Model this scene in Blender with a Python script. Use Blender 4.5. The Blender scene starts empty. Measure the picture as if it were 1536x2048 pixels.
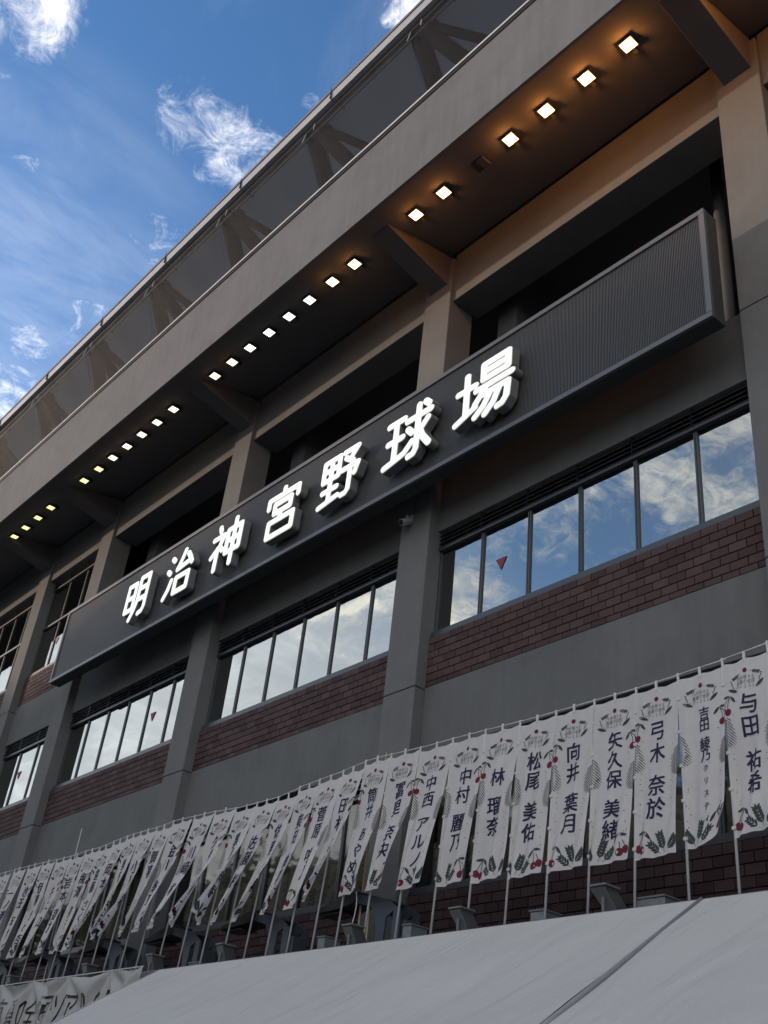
import bpy, bmesh, math, random
import numpy as np
from mathutils import Vector, Matrix
random.seed(7)
sc = bpy.context.scene
C = bpy.context.collection
PI = math.pi

# ------------------------------------------------------------------ camera
cam_d = bpy.data.cameras.new("camera")
cam = bpy.data.objects.new("camera", cam_d)
C.objects.link(cam)
sc.camera = cam
cam_d.sensor_fit = 'VERTICAL'
cam_d.sensor_height = 36.0
cam_d.lens = 36.0 * 2151.83 / 2048.0
cam_d.clip_start = 0.05
cam_d.clip_end = 2000
RT = Vector((0.65137288, 0.75215899, 0.09985102))
UP = Vector((0.35244847, -0.41647519, 0.83805041))
FW = Vector((-0.67193262, 0.51069097, 0.53637793))
m = Matrix((RT, UP, -FW)).transposed().to_4x4()
m.translation = Vector((5.10996, -8.89814, 1.6))
cam.matrix_world = m

# ------------------------------------------------------------------ exposure
sc.view_settings.view_transform = 'Standard'
sc.view_settings.look = 'None'
sc.view_settings.gamma = 1
sc.view_settings.use_curve_mapping = False
sc.view_settings.exposure = 1.05
sc.render.resolution_x = 768
sc.render.resolution_y = 1024
sc.cycles.use_denoising = True
sc.cycles.max_bounces = 8
sc.cycles.sample_clamp_indirect = 3.0

# ------------------------------------------------------------------ sun
SUN_AZ = math.radians(56)      # to the left of the facade's outward normal (-y)
SUN_EL = math.radians(8.6)
sun_dir = Vector((-math.sin(SUN_AZ) * math.cos(SUN_EL), -math.cos(SUN_AZ) * math.cos(SUN_EL), math.sin(SUN_EL)))
sd = bpy.data.lights.new("sun", 'SUN')
sd.energy = 1.25
sd.angle = math.radians(0.9)
sd.color = (1.0, 0.74, 0.54)
sun = bpy.data.objects.new("sun", sd)
C.objects.link(sun)
sun.rotation_euler = sun_dir.to_track_quat('Z', 'Y').to_euler()
sun.location = (0, 0, 40)


# ------------------------------------------------------------------ node helper
class NT:
    def __init__(self, tree):
        self.t = tree
        self.n = tree.nodes
        self.l = tree.links

    def node(self, typ, **kw):
        nd = self.n.new(typ)
        for k, v in kw.items():
            if k.startswith('i_'):
                nd.inputs[k[2:].replace('_', ' ')].default_value = v
            else:
                setattr(nd, k, v)
        return nd

    def math(self, op, a, b=None, c=None, clamp=False):
        nd = self.n.new('ShaderNodeMath')
        nd.operation = op
        nd.use_clamp = clamp
        for i, x in enumerate((a, b, c)):
            if x is None:
                continue
            if isinstance(x, (int, float)):
                nd.inputs[i].default_value = x
            else:
                self.l.new(x, nd.inputs[i])
        return nd.outputs[0]

    def mix(self, fac, a, b, typ='MIX'):
        nd = self.n.new('ShaderNodeMix')
        nd.data_type = 'RGBA'
        nd.blend_type = typ
        for inp, x in ((nd.inputs['Factor'], fac), (nd.inputs['A'], a), (nd.inputs['B'], b)):
            if isinstance(x, (int, float)):
                inp.default_value = x
            elif isinstance(x, tuple):
                inp.default_value = x if len(x) == 4 else (*x, 1)
            else:
                self.l.new(x, inp)
        return nd.outputs['Result']

    def smooth(self, x, lo, hi, to0=0.0, to1=1.0):
        nd = self.n.new('ShaderNodeMapRange')
        nd.interpolation_type = 'SMOOTHSTEP'
        self.l.new(x, nd.inputs['Value'])
        nd.inputs['From Min'].default_value = lo
        nd.inputs['From Max'].default_value = hi
        nd.inputs['To Min'].default_value = to0
        nd.inputs['To Max'].default_value = to1
        return nd.outputs['Result']

    def noise(self, vec, scale, detail=4.0, rough=0.5, dist=0.0):
        nd = self.n.new('ShaderNodeTexNoise')
        nd.inputs['Scale'].default_value = scale
        nd.inputs['Detail'].default_value = detail
        nd.inputs['Roughness'].default_value = rough
        nd.inputs['Distortion'].default_value = dist
        if vec is not None:
            self.l.new(vec, nd.inputs['Vector'])
        return nd.outputs['Fac']

    def mapping(self, vec, scale=(1, 1, 1), rot=(0, 0, 0), loc=(0, 0, 0)):
        nd = self.n.new('ShaderNodeMapping')
        nd.inputs['Scale'].default_value = scale
        nd.inputs['Rotation'].default_value = rot
        nd.inputs['Location'].default_value = loc
        self.l.new(vec, nd.inputs['Vector'])
        return nd.outputs['Vector']


# ------------------------------------------------------------------ world : Nishita sky with clouds by direction
world = bpy.data.worlds.new("World")
sc.world = world
world.use_nodes = True
W = NT(world.node_tree)
W.n.clear()
out = W.node('ShaderNodeOutputWorld')
bg = W.node('ShaderNodeBackground')
W.l.new(bg.outputs[0], out.inputs['Surface'])
sky = W.node('ShaderNodeTexSky', sky_type='NISHITA')
sky.sun_disc = False
sky.sun_elevation = SUN_EL
# Nishita: rotation 0 puts the sun at +y, positive turns towards +x
sky.sun_rotation = math.atan2(sun_dir.x, sun_dir.y)
sky.altitude = 50
sky.air_density = 1.0
sky.dust_density = 0.5
sky.ozone_density = 4.2
bg.inputs['Strength'].default_value = 0.15
tc = W.node('ShaderNodeTexCoord')
dirv = tc.outputs['Generated']
# project the direction on a high plane so that clouds flatten towards the horizon
sep = W.node('ShaderNodeSeparateXYZ')
W.l.new(dirv, sep.inputs[0])
zz = W.math('ADD', W.math('MAXIMUM', sep.outputs['Z'], 0.0), 0.22)
comb = W.node('ShaderNodeCombineXYZ')
W.l.new(W.math('DIVIDE', sep.outputs['X'], zz), comb.inputs[0])
W.l.new(W.math('DIVIDE', sep.outputs['Y'], zz), comb.inputs[1])
pl = comb.outputs[0]
n_big = W.noise(pl, 5.5, 10, 0.66, 0.9)
n_fine = W.noise(W.mapping(pl, (1, 1, 1), (0, 0, 0.6)), 30.0, 8, 0.72, 1.1)
nn = W.math('ADD', W.math('MULTIPLY', n_big, 0.60), W.math('MULTIPLY', n_fine, 0.40))
# banks of cloud: (direction, angular radius deg, weight)
BLOBS = [
    ((-0.625, 0.060, 0.778), 2.5, 0.30), ((-0.640, 0.030, 0.768), 2.2, 0.30), ((-0.660, 0.062, 0.749), 1.1, 0.22),
    ((-0.615, 0.118, 0.778), 1.8, 0.13), ((-0.606, 0.150, 0.776), 1.6, 0.10), ((-0.612, 0.202, 0.766), 2.0, 0.23),
    ((-0.607, 0.235, 0.757), 2.2, 0.22), ((-0.601, 0.270, 0.752), 2.2, 0.20), ((-0.687, 0.229, 0.689), 2.0, 0.20),
    ((-0.800, 0.190, 0.570), 3.0, 0.25), ((-0.755, 0.225, 0.616), 2.2, 0.19), ((-0.447, 0.299, 0.843), 1.3, 0.28),
    ((-0.543, 0.280, 0.791), 0.6, 0.16), ((-0.700, 0.110, 0.705), 0.9, 0.15),
    # behind the camera, seen mirrored in the window panes
    ((-0.427, -0.688, 0.587), 6.0, 0.33), ((-0.484, -0.662, 0.572), 4.0, 0.27), ((-0.648, -0.598, 0.472), 2.9, 0.36),
    ((-0.630, -0.583, 0.513), 3.0, 0.28), ((-0.559, -0.620, 0.551), 3.8, 0.28), ((-0.535, -0.690, 0.490), 3.0, 0.27),
    ((-0.510, -0.624, 0.592), 3.0, 0.26), ((-0.450, -0.720, 0.530), 4.0, 0.28),
    ((-0.727, -0.522, 0.446), 3.4, 0.33), ((-0.698, -0.537, 0.474), 3.8, 0.33), ((-0.660, -0.520, 0.540), 4.0, 0.26),
    ((-0.300, -0.740, 0.600), 10.0, 0.26), ((0.10, -0.80, 0.59), 16.0, 0.20), ((0.62, -0.50, 0.60), 18.0, 0.18),
    ((0.60, 0.45, 0.66), 16.0, 0.18),
]
acc = None
for (v, r, w) in BLOBS:
    d = W.node('ShaderNodeVectorMath', operation='DOT_PRODUCT')
    W.l.new(dirv, d.inputs[0])
    d.inputs[1].default_value = Vector(v).normalized()
    mk = W.smooth(d.outputs['Value'], math.cos(math.radians(r * 1.55)), math.cos(math.radians(r * 0.15)), 0.0, w)
    acc = mk if acc is None else W.math('MAXIMUM', acc, mk)
dens = W.math('ADD', nn, acc)
cl = W.smooth(dens, 0.665, 0.97)
# thin veil: brighter and more continuous low down towards the sun
vw = W.noise(W.mapping(pl, (0.8, 3.0, 1.0), (0, 0, 1.05)), 1.7, 7, 0.6, 0.7)
dsun = W.node('ShaderNodeVectorMath', operation='DOT_PRODUCT')
W.l.new(dirv, dsun.inputs[0])
dsun.inputs[1].default_value = Vector((-0.84, -0.42, 0.20)).normalized()
veil_sun = W.math('MULTIPLY', W.smooth(dsun.outputs['Value'], math.cos(math.radians(27)), math.cos(math.radians(7))), 0.80)
dl = W.node('ShaderNodeVectorMath', operation='DOT_PRODUCT')
W.l.new(dirv, dl.inputs[0])
dl.inputs[1].default_value = Vector((-0.76, 0.13, 0.63)).normalized()
veil_left = W.math('MULTIPLY', W.smooth(dl.outputs['Value'], math.cos(math.radians(13)), math.cos(math.radians(2))),
                   W.smooth(W.noise(W.mapping(pl, (3.2, 0.8, 1.0), (0, 0, 0.35)), 2.6, 8, 0.62, 1.2), 0.30, 0.75, 0.02, 0.15))
veil = W.math('MAXIMUM', W.math('MAXIMUM', W.math('MULTIPLY', W.smooth(vw, 0.50, 0.80), 0.12), veil_sun), veil_left)
# out-of-view cloud cover added on the facade's side to neutralise the ambient light
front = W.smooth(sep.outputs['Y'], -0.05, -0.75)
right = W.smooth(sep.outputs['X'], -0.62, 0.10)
added_bank = W.math('MULTIPLY', W.math('MULTIPLY', front, right), W.smooth(nn, 0.30, 0.52, 0.55, 1.0))
low = W.smooth(sep.outputs['Z'], 0.34, 0.02, 0.0, 0.55)
cfac = W.math('MAXIMUM', W.math('MAXIMUM', cl, veil), W.math('MAXIMUM', added_bank, low))
# cloud light: warm-white, a little greyer inside the thick parts
shade = W.smooth(n_big, 0.42, 0.70, 0.78, 1.12)
cc = W.mix(W.smooth(dens, 0.72, 1.0), (6.2, 6.1, 6.2), (7.2, 6.7, 6.0))
mul = W.node('ShaderNodeVectorMath', operation='SCALE')
W.l.new(cc, mul.inputs[0])
W.l.new(shade, mul.inputs['Scale'])
base = W.node('ShaderNodeVectorMath', operation='SCALE')
W.l.new(sky.outputs[0], base.inputs[0])
base.inputs['Scale'].default_value = 1.0
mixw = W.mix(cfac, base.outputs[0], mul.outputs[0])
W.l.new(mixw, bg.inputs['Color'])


# ------------------------------------------------------------------ materials
def mat_new(name):
    mt = bpy.data.materials.new(name)
    mt.use_nodes = True
    t = NT(mt.node_tree)
    b = t.n['Principled BSDF']
    return mt, t, b


def concrete(name, col, var=0.12, rough=0.85, streak=0.5, bump=0.12, sc1=1.3):
    mt, t, b = mat_new(name)
    tcn = t.node('ShaderNodeTexCoord')
    ob = tcn.outputs['Object']
    big = t.noise(ob, sc1, 6, 0.6, 0.4)
    st = t.noise(t.mapping(ob, (5.0, 5.0, 0.35)), 1.6, 5, 0.6)
    fine = t.noise(ob, 55, 3, 0.6)
    v = t.math('ADD', t.math('MULTIPLY', t.math('SUBTRACT', big, 0.5), var * 3.0),
               t.math('MULTIPLY', t.math('SUBTRACT', st, 0.5), var * 2.6 * streak))
    v = t.math('ADD', v, t.math('MULTIPLY', t.math('SUBTRACT', fine, 0.5), var * 0.8))
    v = t.math('ADD', v, 1.0)
    sm = t.node('ShaderNodeVectorMath', operation='SCALE')
    sm.inputs[0].default_value = col
    t.l.new(v, sm.inputs['Scale'])
    t.l.new(sm.outputs[0], b.inputs['Base Color'])
    b.inputs['Roughness'].default_value = rough
    b.inputs['Specular IOR Level'].default_value = 0.25
    bp = t.node('ShaderNodeBump')
    bp.inputs['Strength'].default_value = bump
    bp.inputs['Distance'].default_value = 0.02
    t.l.new(t.math('ADD', fine, t.math('MULTIPLY', big, 1.5)), bp.inputs['Height'])
    t.l.new(bp.outputs[0], b.inputs['Normal'])
    return mt


def plain(name, col, rough=0.5, metal=0.0, var=0.08, scale=8.0, spec=0.4):
    mt, t, b = mat_new(name)
    tcn = t.node('ShaderNodeTexCoord')
    nz = t.noise(tcn.outputs['Object'], scale, 5, 0.6)
    v = t.math('ADD', t.math('MULTIPLY', t.math('SUBTRACT', nz, 0.5), var * 4), 1.0)
    sm = t.node('ShaderNodeVectorMath', operation='SCALE')
    sm.inputs[0].default_value = col
    t.l.new(v, sm.inputs['Scale'])
    t.l.new(sm.outputs[0], b.inputs['Base Color'])
    t.l.new(t.math('ADD', t.math('MULTIPLY', nz, 0.2), rough - 0.1), b.inputs['Roughness'])
    b.inputs['Metallic'].default_value = metal
    b.inputs['Specular IOR Level'].default_value = spec
    return mt


def emissive(name, col, strength):
    mt, t, b = mat_new(name)
    b.inputs['Base Color'].default_value = (0.8, 0.8, 0.78, 1)
    b.inputs['Emission Color'].default_value = (*col, 1)
    b.inputs['Emission Strength'].default_value = strength
    return mt


M = {}
M['wall'] = concrete('wall_paint_concrete', (0.118, 0.120, 0.115), 0.21)
M['pillar'] = concrete('pillar_concrete', (0.135, 0.136, 0.130), 0.14)
M['fascia'] = concrete('fascia_concrete', (0.150, 0.151, 0.151), 0.17, streak=0.9, bump=0.3)
M['soffit'] = concrete('soffit_paint', (0.115, 0.11, 0.11), 0.06, streak=0.1)
M['inner'] = concrete('inner_concrete', (0.10, 0.10, 0.10), 0.10)
M['groove'] = plain('joint_sealant', (0.02, 0.02, 0.02), 0.9)
M['mortar'] = plain('mortar', (0.03, 0.026, 0.026), 0.95)
M['frame'] = plain('window_frame_aluminium', (0.075, 0.08, 0.08), 0.42, 0.5, 0.05)
M['louvre'] = plain('louvre_metal', (0.10, 0.10, 0.10), 0.5, 0.4, 0.05)
M['coping'] = plain('coping_metal', (0.62, 0.58, 0.53), 0.5, 0.0, 0.06)
M['gutter'] = plain('gutter_metal', (0.42, 0.42, 0.41), 0.5, 0.1, 0.06)
M['gutter_top'] = plain('gutter_lip_metal', (0.22, 0.17, 0.155), 0.5, 0.2, 0.06)
M['steel_dark'] = plain('dark_steel', (0.035, 0.035, 0.037), 0.55, 0.2, 0.08)
M['strut'] = plain('strut_steel', (0.006, 0.006, 0.007), 0.9, 0.0, 0.08, 8.0, 0.05)
M['deck'] = concrete('deck_underside', (0.42, 0.43, 0.44), 0.015, streak=0.0)
M['sign_panel'] = plain('sign_louvre_metal', (0.085, 0.087, 0.085), 0.5, 0.3, 0.04)
M['sign_frame'] = plain('sign_frame_metal', (0.125, 0.125, 0.125), 0.45, 0.3, 0.04)
M['sign_side'] = plain('sign_side_metal', (0.05, 0.05, 0.05), 0.6, 0.2, 0.05)
M['letter_body'] = plain('letter_return_acrylic', (0.16, 0.165, 0.16), 0.5, 0.0, 0.03)
M['pole'] = plain('flag_pole_enamel', (0.50, 0.50, 0.50), 0.35, 0.0, 0.05)
M['blue_steel'] = plain('blue_grey_steel', (0.045, 0.060, 0.075), 0.55, 0.2, 0.12, 6)
M['flood'] = plain('floodlight_housing', (0.040, 0.043, 0.042), 0.5, 0.1, 0.12, 6)
M['flood_top'] = plain('floodlight_rim', (0.13, 0.135, 0.13), 0.5, 0.1, 0.08, 6)
M['flood_dark'] = plain('floodlight_glass', (0.025, 0.027, 0.027), 0.25, 0.0, 0.05)
M['zinc'] = plain('galvanised_box', (0.16, 0.18, 0.185), 0.5, 0.3, 0.25, 9)
M['wood'] = plain('bamboo_stick', (0.42, 0.30, 0.17), 0.7, 0.0, 0.1)
M['cctv'] = plain('cctv_housing', (0.34, 0.34, 0.33), 0.4)
M['black'] = plain('black_plastic', (0.01, 0.01, 0.01), 0.3)
M['mark'] = plain('red_film', (0.20, 0.035, 0.05), 0.6)
M['ink'] = plain('print_ink_navy', (0.018, 0.016, 0.055), 0.85, var=0.02)
M['leaf'] = plain('print_ink_leaf', (0.036, 0.048, 0.043), 0.85, var=0.10, scale=30)
M['palm'] = plain('print_ink_palm', (0.06, 0.074, 0.068), 0.85, var=0.10, scale=30)
M['cherry'] = plain('print_ink_cherry', (0.125, 0.008, 0.020), 0.85, var=0.04)
M['tiny'] = plain('print_ink_grey', (0.12, 0.125, 0.12), 0.85, var=0.02)
M['pink'] = plain('print_ink_pink', (0.48, 0.33, 0.33), 0.85, var=0.02)
M['bark'] = plain('bark', (0.07, 0.055, 0.04), 0.9, 0, 0.2, 3)
M['ply'] = plain('interior_curtain', (0.42, 0.39, 0.33), 0.9, 0, 0.15, 3)
M['roof_grey'] = concrete('canopy_slab', (0.12, 0.12, 0.12), 0.1)


def brick_mat():
    mt, t, b = mat_new('red_brown_brick')
    oi = t.node('ShaderNodeObjectInfo')
    geo = t.node('ShaderNodeNewGeometry')
    r = t.math('FRACT', t.math('ADD', oi.outputs['Random'], geo.outputs['Random Per Island']))
    tcn = t.node('ShaderNodeTexCoord')
    nz = t.noise(tcn.outputs['Object'], 40, 4, 0.7)
    col = t.mix(r, (0.048, 0.027, 0.026), (0.082, 0.051, 0.047))
    v = t.math('ADD', t.math('MULTIPLY', nz, 0.7), 0.65)
    sm = t.node('ShaderNodeVectorMath', operation='SCALE')
    t.l.new(col, sm.inputs[0])
    t.l.new(v, sm.inputs['Scale'])
    t.l.new(sm.outputs[0], b.inputs['Base Color'])
    b.inputs['Roughness'].default_value = 0.8
    b.inputs['Specular IOR Level'].default_value = 0.25
    bp = t.node('ShaderNodeBump')
    bp.inputs['Strength'].default_value = 0.35
    bp.inputs['Distance'].default_value = 0.01
    t.l.new(nz, bp.inputs['Height'])
    t.l.new(bp.outputs[0], b.inputs['Normal'])
    return mt


def glass_mat():
    mt, t, b = mat_new('solar_glass')
    o = t.n['Material Output']
    t.n.remove(b)
    tcn = t.node('ShaderNodeTexCoord')
    bp = t.node('ShaderNodeBump')
    bp.inputs['Strength'].default_value = 0.05
    bp.inputs['Distance'].default_value = 0.02
    t.l.new(t.noise(tcn.outputs['Object'], 1.6, 2, 0.5), bp.inputs['Height'])
    g = t.node('ShaderNodeBsdfGlossy')
    g.inputs['Color'].default_value = (0.425, 0.445, 0.425, 1)
    g.inputs['Roughness'].default_value = 0.012
    t.l.new(bp.outputs[0], g.inputs['Normal'])
    tr = t.node('ShaderNodeBsdfTransparent')
    tr.inputs['Color'].default_value = (0.30, 0.33, 0.31, 1)
    lw = t.node('ShaderNodeLayerWeight')
    lw.inputs['Blend'].default_value = 0.42
    fac = t.smooth(lw.outputs['Facing'], 0.1, 0.75, 0.60, 0.96)
    ms = t.node('ShaderNodeMixShader')
    t.l.new(fac, ms.inputs[0])
    t.l.new(tr.outputs[0], ms.inputs[1])
    t.l.new(g.outputs[0], ms.inputs[2])
    t.l.new(ms.outputs[0], o.inputs['Surface'])
    return mt


def cloth_mat(name, col, trans=0.35, scale=260):
    mt, t, b = mat_new(name)
    o = t.n['Material Output']
    tcn = t.node('ShaderNodeTexCoord')
    nz = t.noise(tcn.outputs['Object'], 6, 5, 0.6)
    v = t.math('ADD', t.math('MULTIPLY', t.math('SUBTRACT', nz, 0.5), 0.16), 1.0)
    sm = t.node('ShaderNodeVectorMath', operation='SCALE')
    sm.inputs[0].default_value = col
    t.l.new(v, sm.inputs['Scale'])
    t.l.new(sm.outputs[0], b.inputs['Base Color'])
    b.inputs['Roughness'].default_value = 0.85
    b.inputs['Specular IOR Level'].default_value = 0.15
    bp = t.node('ShaderNodeBump')
    bp.inputs['Strength'].default_value = 0.25
    bp.inputs['Distance'].default_value = 0.01
    t.l.new(t.math('ADD', t.noise(tcn.outputs['Object'], scale, 2, 0.5), t.math('MULTIPLY', t.noise(tcn.outputs['Object'], 9, 4, 0.6), 3.0)), bp.inputs['Height'])
    t.l.new(bp.outputs[0], b.inputs['Normal'])
    tl = t.node('ShaderNodeBsdfTranslucent')
    t.l.new(sm.outputs[0], tl.inputs['Color'])
    ms = t.node('ShaderNodeMixShader')
    ms.inputs[0].default_value = trans
    t.l.new(b.outputs[0], ms.inputs[1])
    t.l.new(tl.outputs[0], ms.inputs[2])
    t.l.new(ms.outputs[0], o.inputs['Surface'])
    return mt


def tent_mat():
    mt, t, b = mat_new('tent_canvas')
    tcn = t.node('ShaderNodeTexCoord')
    ob = tcn.outputs['Object']
    wr = t.noise(t.mapping(ob, (1.7, 0.42, 0.42), (0.0, 0.0, -0.35)), 1.5, 3, 0.5, 0.5)
    big = t.noise(ob, 0.9, 3, 0.5)
    wv = t.noise(ob, 90, 3, 0.7)
    v = t.math('ADD', t.math('MULTIPLY', t.math('SUBTRACT', wv, 0.5), 0.30), 1.0)
    v = t.math('ADD', v, t.math('MULTIPLY', t.math('SUBTRACT', big, 0.5), 0.16))
    sm = t.node('ShaderNodeVectorMath', operation='SCALE')
    sm.inputs[0].default_value = (0.445, 0.438, 0.405)
    t.l.new(v, sm.inputs['Scale'])
    t.l.new(sm.outputs[0], b.inputs['Base Color'])
    b.inputs['Roughness'].default_value = 0.75
    b.inputs['Specular IOR Level'].default_value = 0.2
    bp = t.node('ShaderNodeBump')
    bp.inputs['Strength'].default_value = 0.7
    bp.inputs['Distance'].default_value = 0.12
    t.l.new(wr, bp.inputs['Height'])
    t.l.new(bp.outputs[0], b.inputs['Normal'])
    return mt


def net_mat():
    mt, t, b = mat_new('grey_mesh_sheet')
    o = t.n['Material Output']
    tcn = t.node('ShaderNodeTexCoord')
    ob = tcn.outputs['Object']
    nz = t.noise(t.mapping(ob, (1.2, 1.2, 0.5)), 1.0, 4, 0.55, 0.5)
    sm = t.node('ShaderNodeVectorMath', operation='SCALE')
    sm.inputs[0].default_value = (0.014, 0.015, 0.018)
    t.l.new(t.math('ADD', t.math('MULTIPLY', t.math('SUBTRACT', nz, 0.5), 0.12), 1.0), sm.inputs['Scale'])
    t.l.new(sm.outputs[0], b.inputs['Base Color'])
    b.inputs['Roughness'].default_value = 0.7
    tr = t.node('ShaderNodeBsdfTransparent')
    ms = t.node('ShaderNodeMixShader')
    ms.inputs[0].default_value = 0.36
    t.l.new(tr.outputs[0], ms.inputs[1])
    t.l.new(b.outputs[0], ms.inputs[2])
    t.l.new(ms.outputs[0], o.inputs['Surface'])
    return mt


def foliage_mat():
    mt, t, b = mat_new('tree_leaves')
    geo = t.node('ShaderNodeNewGeometry')
    col = t.mix(geo.outputs['Random Per Island'], (0.03, 0.055, 0.018), (0.075, 0.105, 0.035))
    t.l.new(col, b.inputs['Base Color'])
    b.inputs['Roughness'].default_value = 0.7
    return mt


def paving_mat():
    mt, t, b = mat_new('plaza_paving')
    tcn = t.node('ShaderNodeTexCoord')
    br = t.node('ShaderNodeTexBrick')
    br.inputs['Scale'].default_value = 1.6
    br.inputs['Color1'].default_value = (0.20, 0.19, 0.18, 1)
    br.inputs['Color2'].default_value = (0.26, 0.25, 0.235, 1)
    br.inputs['Mortar'].default_value = (0.09, 0.09, 0.09, 1)
    br.inputs['Mortar Size'].default_value = 0.012
    t.l.new(tcn.outputs['Object'], br.inputs['Vector'])
    nz = t.noise(tcn.outputs['Object'], 2.0, 6, 0.6)
    t.l.new(t.mix(0.5, br.outputs['Color'], nz, 'MULTIPLY'), b.inputs['Base Color'])
    b.inputs['Roughness'].default_value = 0.85
    return mt


def clear_glass_mat():
    mt, t, b = mat_new('clear_glass')
    o = t.n['Material Output']
    t.n.remove(b)
    g = t.node('ShaderNodeBsdfGlossy')
    g.inputs['Color'].default_value = (0.5, 0.5, 0.48, 1)
    g.inputs['Roughness'].default_value = 0.03
    tr = t.node('ShaderNodeBsdfTransparent')
    tr.inputs['Color'].default_value = (0.62, 0.62, 0.58, 1)
    ms = t.node('ShaderNodeMixShader')
    ms.inputs[0].default_value = 0.16
    t.l.new(tr.outputs[0], ms.inputs[1])
    t.l.new(g.outputs[0], ms.inputs[2])
    t.l.new(ms.outputs[0], o.inputs['Surface'])
    return mt


M['clear_glass'] = clear_glass_mat()
M['brick'] = brick_mat()
M['glass'] = glass_mat()
M['cloth'] = cloth_mat('flag_polyester', (0.78, 0.755, 0.73), 0.38)
M['banner'] = cloth_mat('banner_vinyl', (0.46, 0.46, 0.44), 0.25)
M['tent'] = tent_mat()
M['net'] = net_mat()
M['foliage'] = foliage_mat()
M['paving'] = paving_mat()


# ------------------------------------------------------------------ mesh helpers
class MB:
    def __init__(self):
        self.v = []
        self.f = []
        self.mi = []

    def quad(self, a, b, c, d, mi=0):
        n = len(self.v)
        self.v += [tuple(a), tuple(b), tuple(c), tuple(d)]
        self.f.append((n, n + 1, n + 2, n + 3))
        self.mi.append(mi)
        return self

    def box(self, x0, x1, y0, y1, z0, z1, mi=0):
        n = len(self.v)
        self.v += [(x0, y0, z0), (x1, y0, z0), (x1, y1, z0), (x0, y1, z0), (x0, y0, z1), (x1, y0, z1), (x1, y1, z1), (x0, y1, z1)]
        for q in ((3, 2, 1, 0), (4, 5, 6, 7), (0, 1, 5, 4), (1, 2, 6, 5), (2, 3, 7, 6), (3, 0, 4, 7)):
            self.f.append(tuple(n + i for i in q))
            self.mi.append(mi)
        return self

    def prism(self, poly, lo, hi, axis='x', mi=0):
        """poly: list of 2D points in the other two axes (y,z)/(x,z)/(x,y), extruded from lo to hi along axis"""
        n = len(self.v)
        k = len(poly)

        def P(p, t):
            if axis == 'x':
                return (t, p[0], p[1])
            if axis == 'y':
                return (p[0], t, p[1])
            return (p[0], p[1], t)
        self.v += [P(p, lo) for p in poly] + [P(p, hi) for p in poly]
        self.f.append(tuple(range(n, n + k)))
        self.f.append(tuple(range(n + 2 * k - 1, n + k - 1, -1)))
        self.mi += [mi, mi]
        for i in range(k):
            j = (i + 1) % k
            self.f.append((n + i, n + k + i, n + k + j, n + j))
            self.mi.append(mi)
        return self

    def tube(self, a, b, r, seg=8, r2=None, mi=0):
        a = Vector(a)
        b = Vector(b)
        r2 = r if r2 is None else r2
        d = (b - a).normalized()
        s = d.orthogonal().normalized()
        u = d.cross(s)
        n = len(self.v)
        for (p, rr) in ((a, r), (b, r2)):
            for i in range(seg):
                t = 2 * PI * i / seg
                self.v.append(tuple(p + (s * math.cos(t) + u * math.sin(t)) * rr))
        for i in range(seg):
            j = (i + 1) % seg
            self.f.append((n + i, n + j, n + seg + j, n + seg + i))
            self.mi.append(mi)
        self.f.append(tuple(range(n + seg - 1, n - 1, -1)))
        self.f.append(tuple(range(n + seg, n + 2 * seg)))
        self.mi += [mi, mi]
        return self

    def mesh(self, name, mats):
        me = bpy.data.meshes.new(name)
        me.from_pydata(self.v, [], self.f)
        for mm in (mats if isinstance(mats, (list, tuple)) else [mats]):
            me.materials.append(mm)
        if any(self.mi):
            me.polygons.foreach_set('material_index', self.mi)
        bm = bmesh.new()
        bm.from_mesh(me)
        bmesh.ops.recalc_face_normals(bm, faces=bm.faces)
        bm.to_mesh(me)
        bm.free()
        me.update()
        return me

    def build(self, name, mats, parent=None, bevel=0.0, smooth=False):
        me = self.mesh(name, mats)
        o = link(name, me, parent)
        if smooth:
            me.polygons.foreach_set('use_smooth', [True] * len(me.polygons))
        if bevel:
            md = o.modifiers.new('bevel', 'BEVEL')
            md.width = bevel
            md.segments = 2
            md.limit_method = 'ANGLE'
        return o


def link(name, data, parent=None, loc=(0, 0, 0)):
    o = bpy.data.objects.new(name, data)
    C.objects.link(o)
    if parent is not None:
        o.parent = parent
    o.location = loc
    return o


def thing(name, label, cat, loc=(0, 0, 0), group=None, rotz=0.0):
    o = link(name, None, None, loc)
    o.rotation_euler = (0, 0, rotz)
    o.empty_display_size = 0.2
    o['label'] = label
    o['category'] = cat
    if group:
        o['group'] = group
    return o


def tag(o, label=None, cat=None, group=None, kind=None):
    for k, v in (('label', label), ('category', cat), ('group', group), ('kind', kind)):
        if v:
            o[k] = v
    return o


# ------------------------------------------------------------------ ground
tag(MB().quad((-600, -600, -0.004), (600, -600, -0.004), (600, 600, -0.004), (-600, 600, -0.004)).build('ground', concrete('asphalt', (0.055, 0.055, 0.055), 0.1)), kind='structure')
tag(MB().quad((-60, -26, 0), (60, -26, 0), (60, 0.0, 0), (-60, 0.0, 0)).build('plaza_paving', M['paving']), kind='structure')

# ------------------------------------------------------------------ stadium
S = 6.1032
PW = 0.669      # pillar width
YB = 0.184      # wall plane behind the pillar fronts
stad = thing('stadium', 'dark grey concrete stadium with brown brick bands, window rows and a wide overhanging fascia', 'stadium', (0, 0, 0))
# pillar left edges
PX = [6.1032, 0.0, -S, -2 * S, -3 * S, -21.95, -28.05, -34.15]
for x in PX:
    mb = MB()
    for z0, z1 in ((0, 3.9), (3.912, 7.594), (7.606, 11.07), (11.082, 15.9)):
        mb.box(x, x + PW, 0.0, 0.55, z0, z1)
    p = mb.build('pillar', M['pillar'], stad, bevel=0.012)
    core = MB().box(x + 0.012, x + PW - 0.012, 0.014, 0.5, 0.1, 15.8).build('joint', M['groove'], p)

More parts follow.
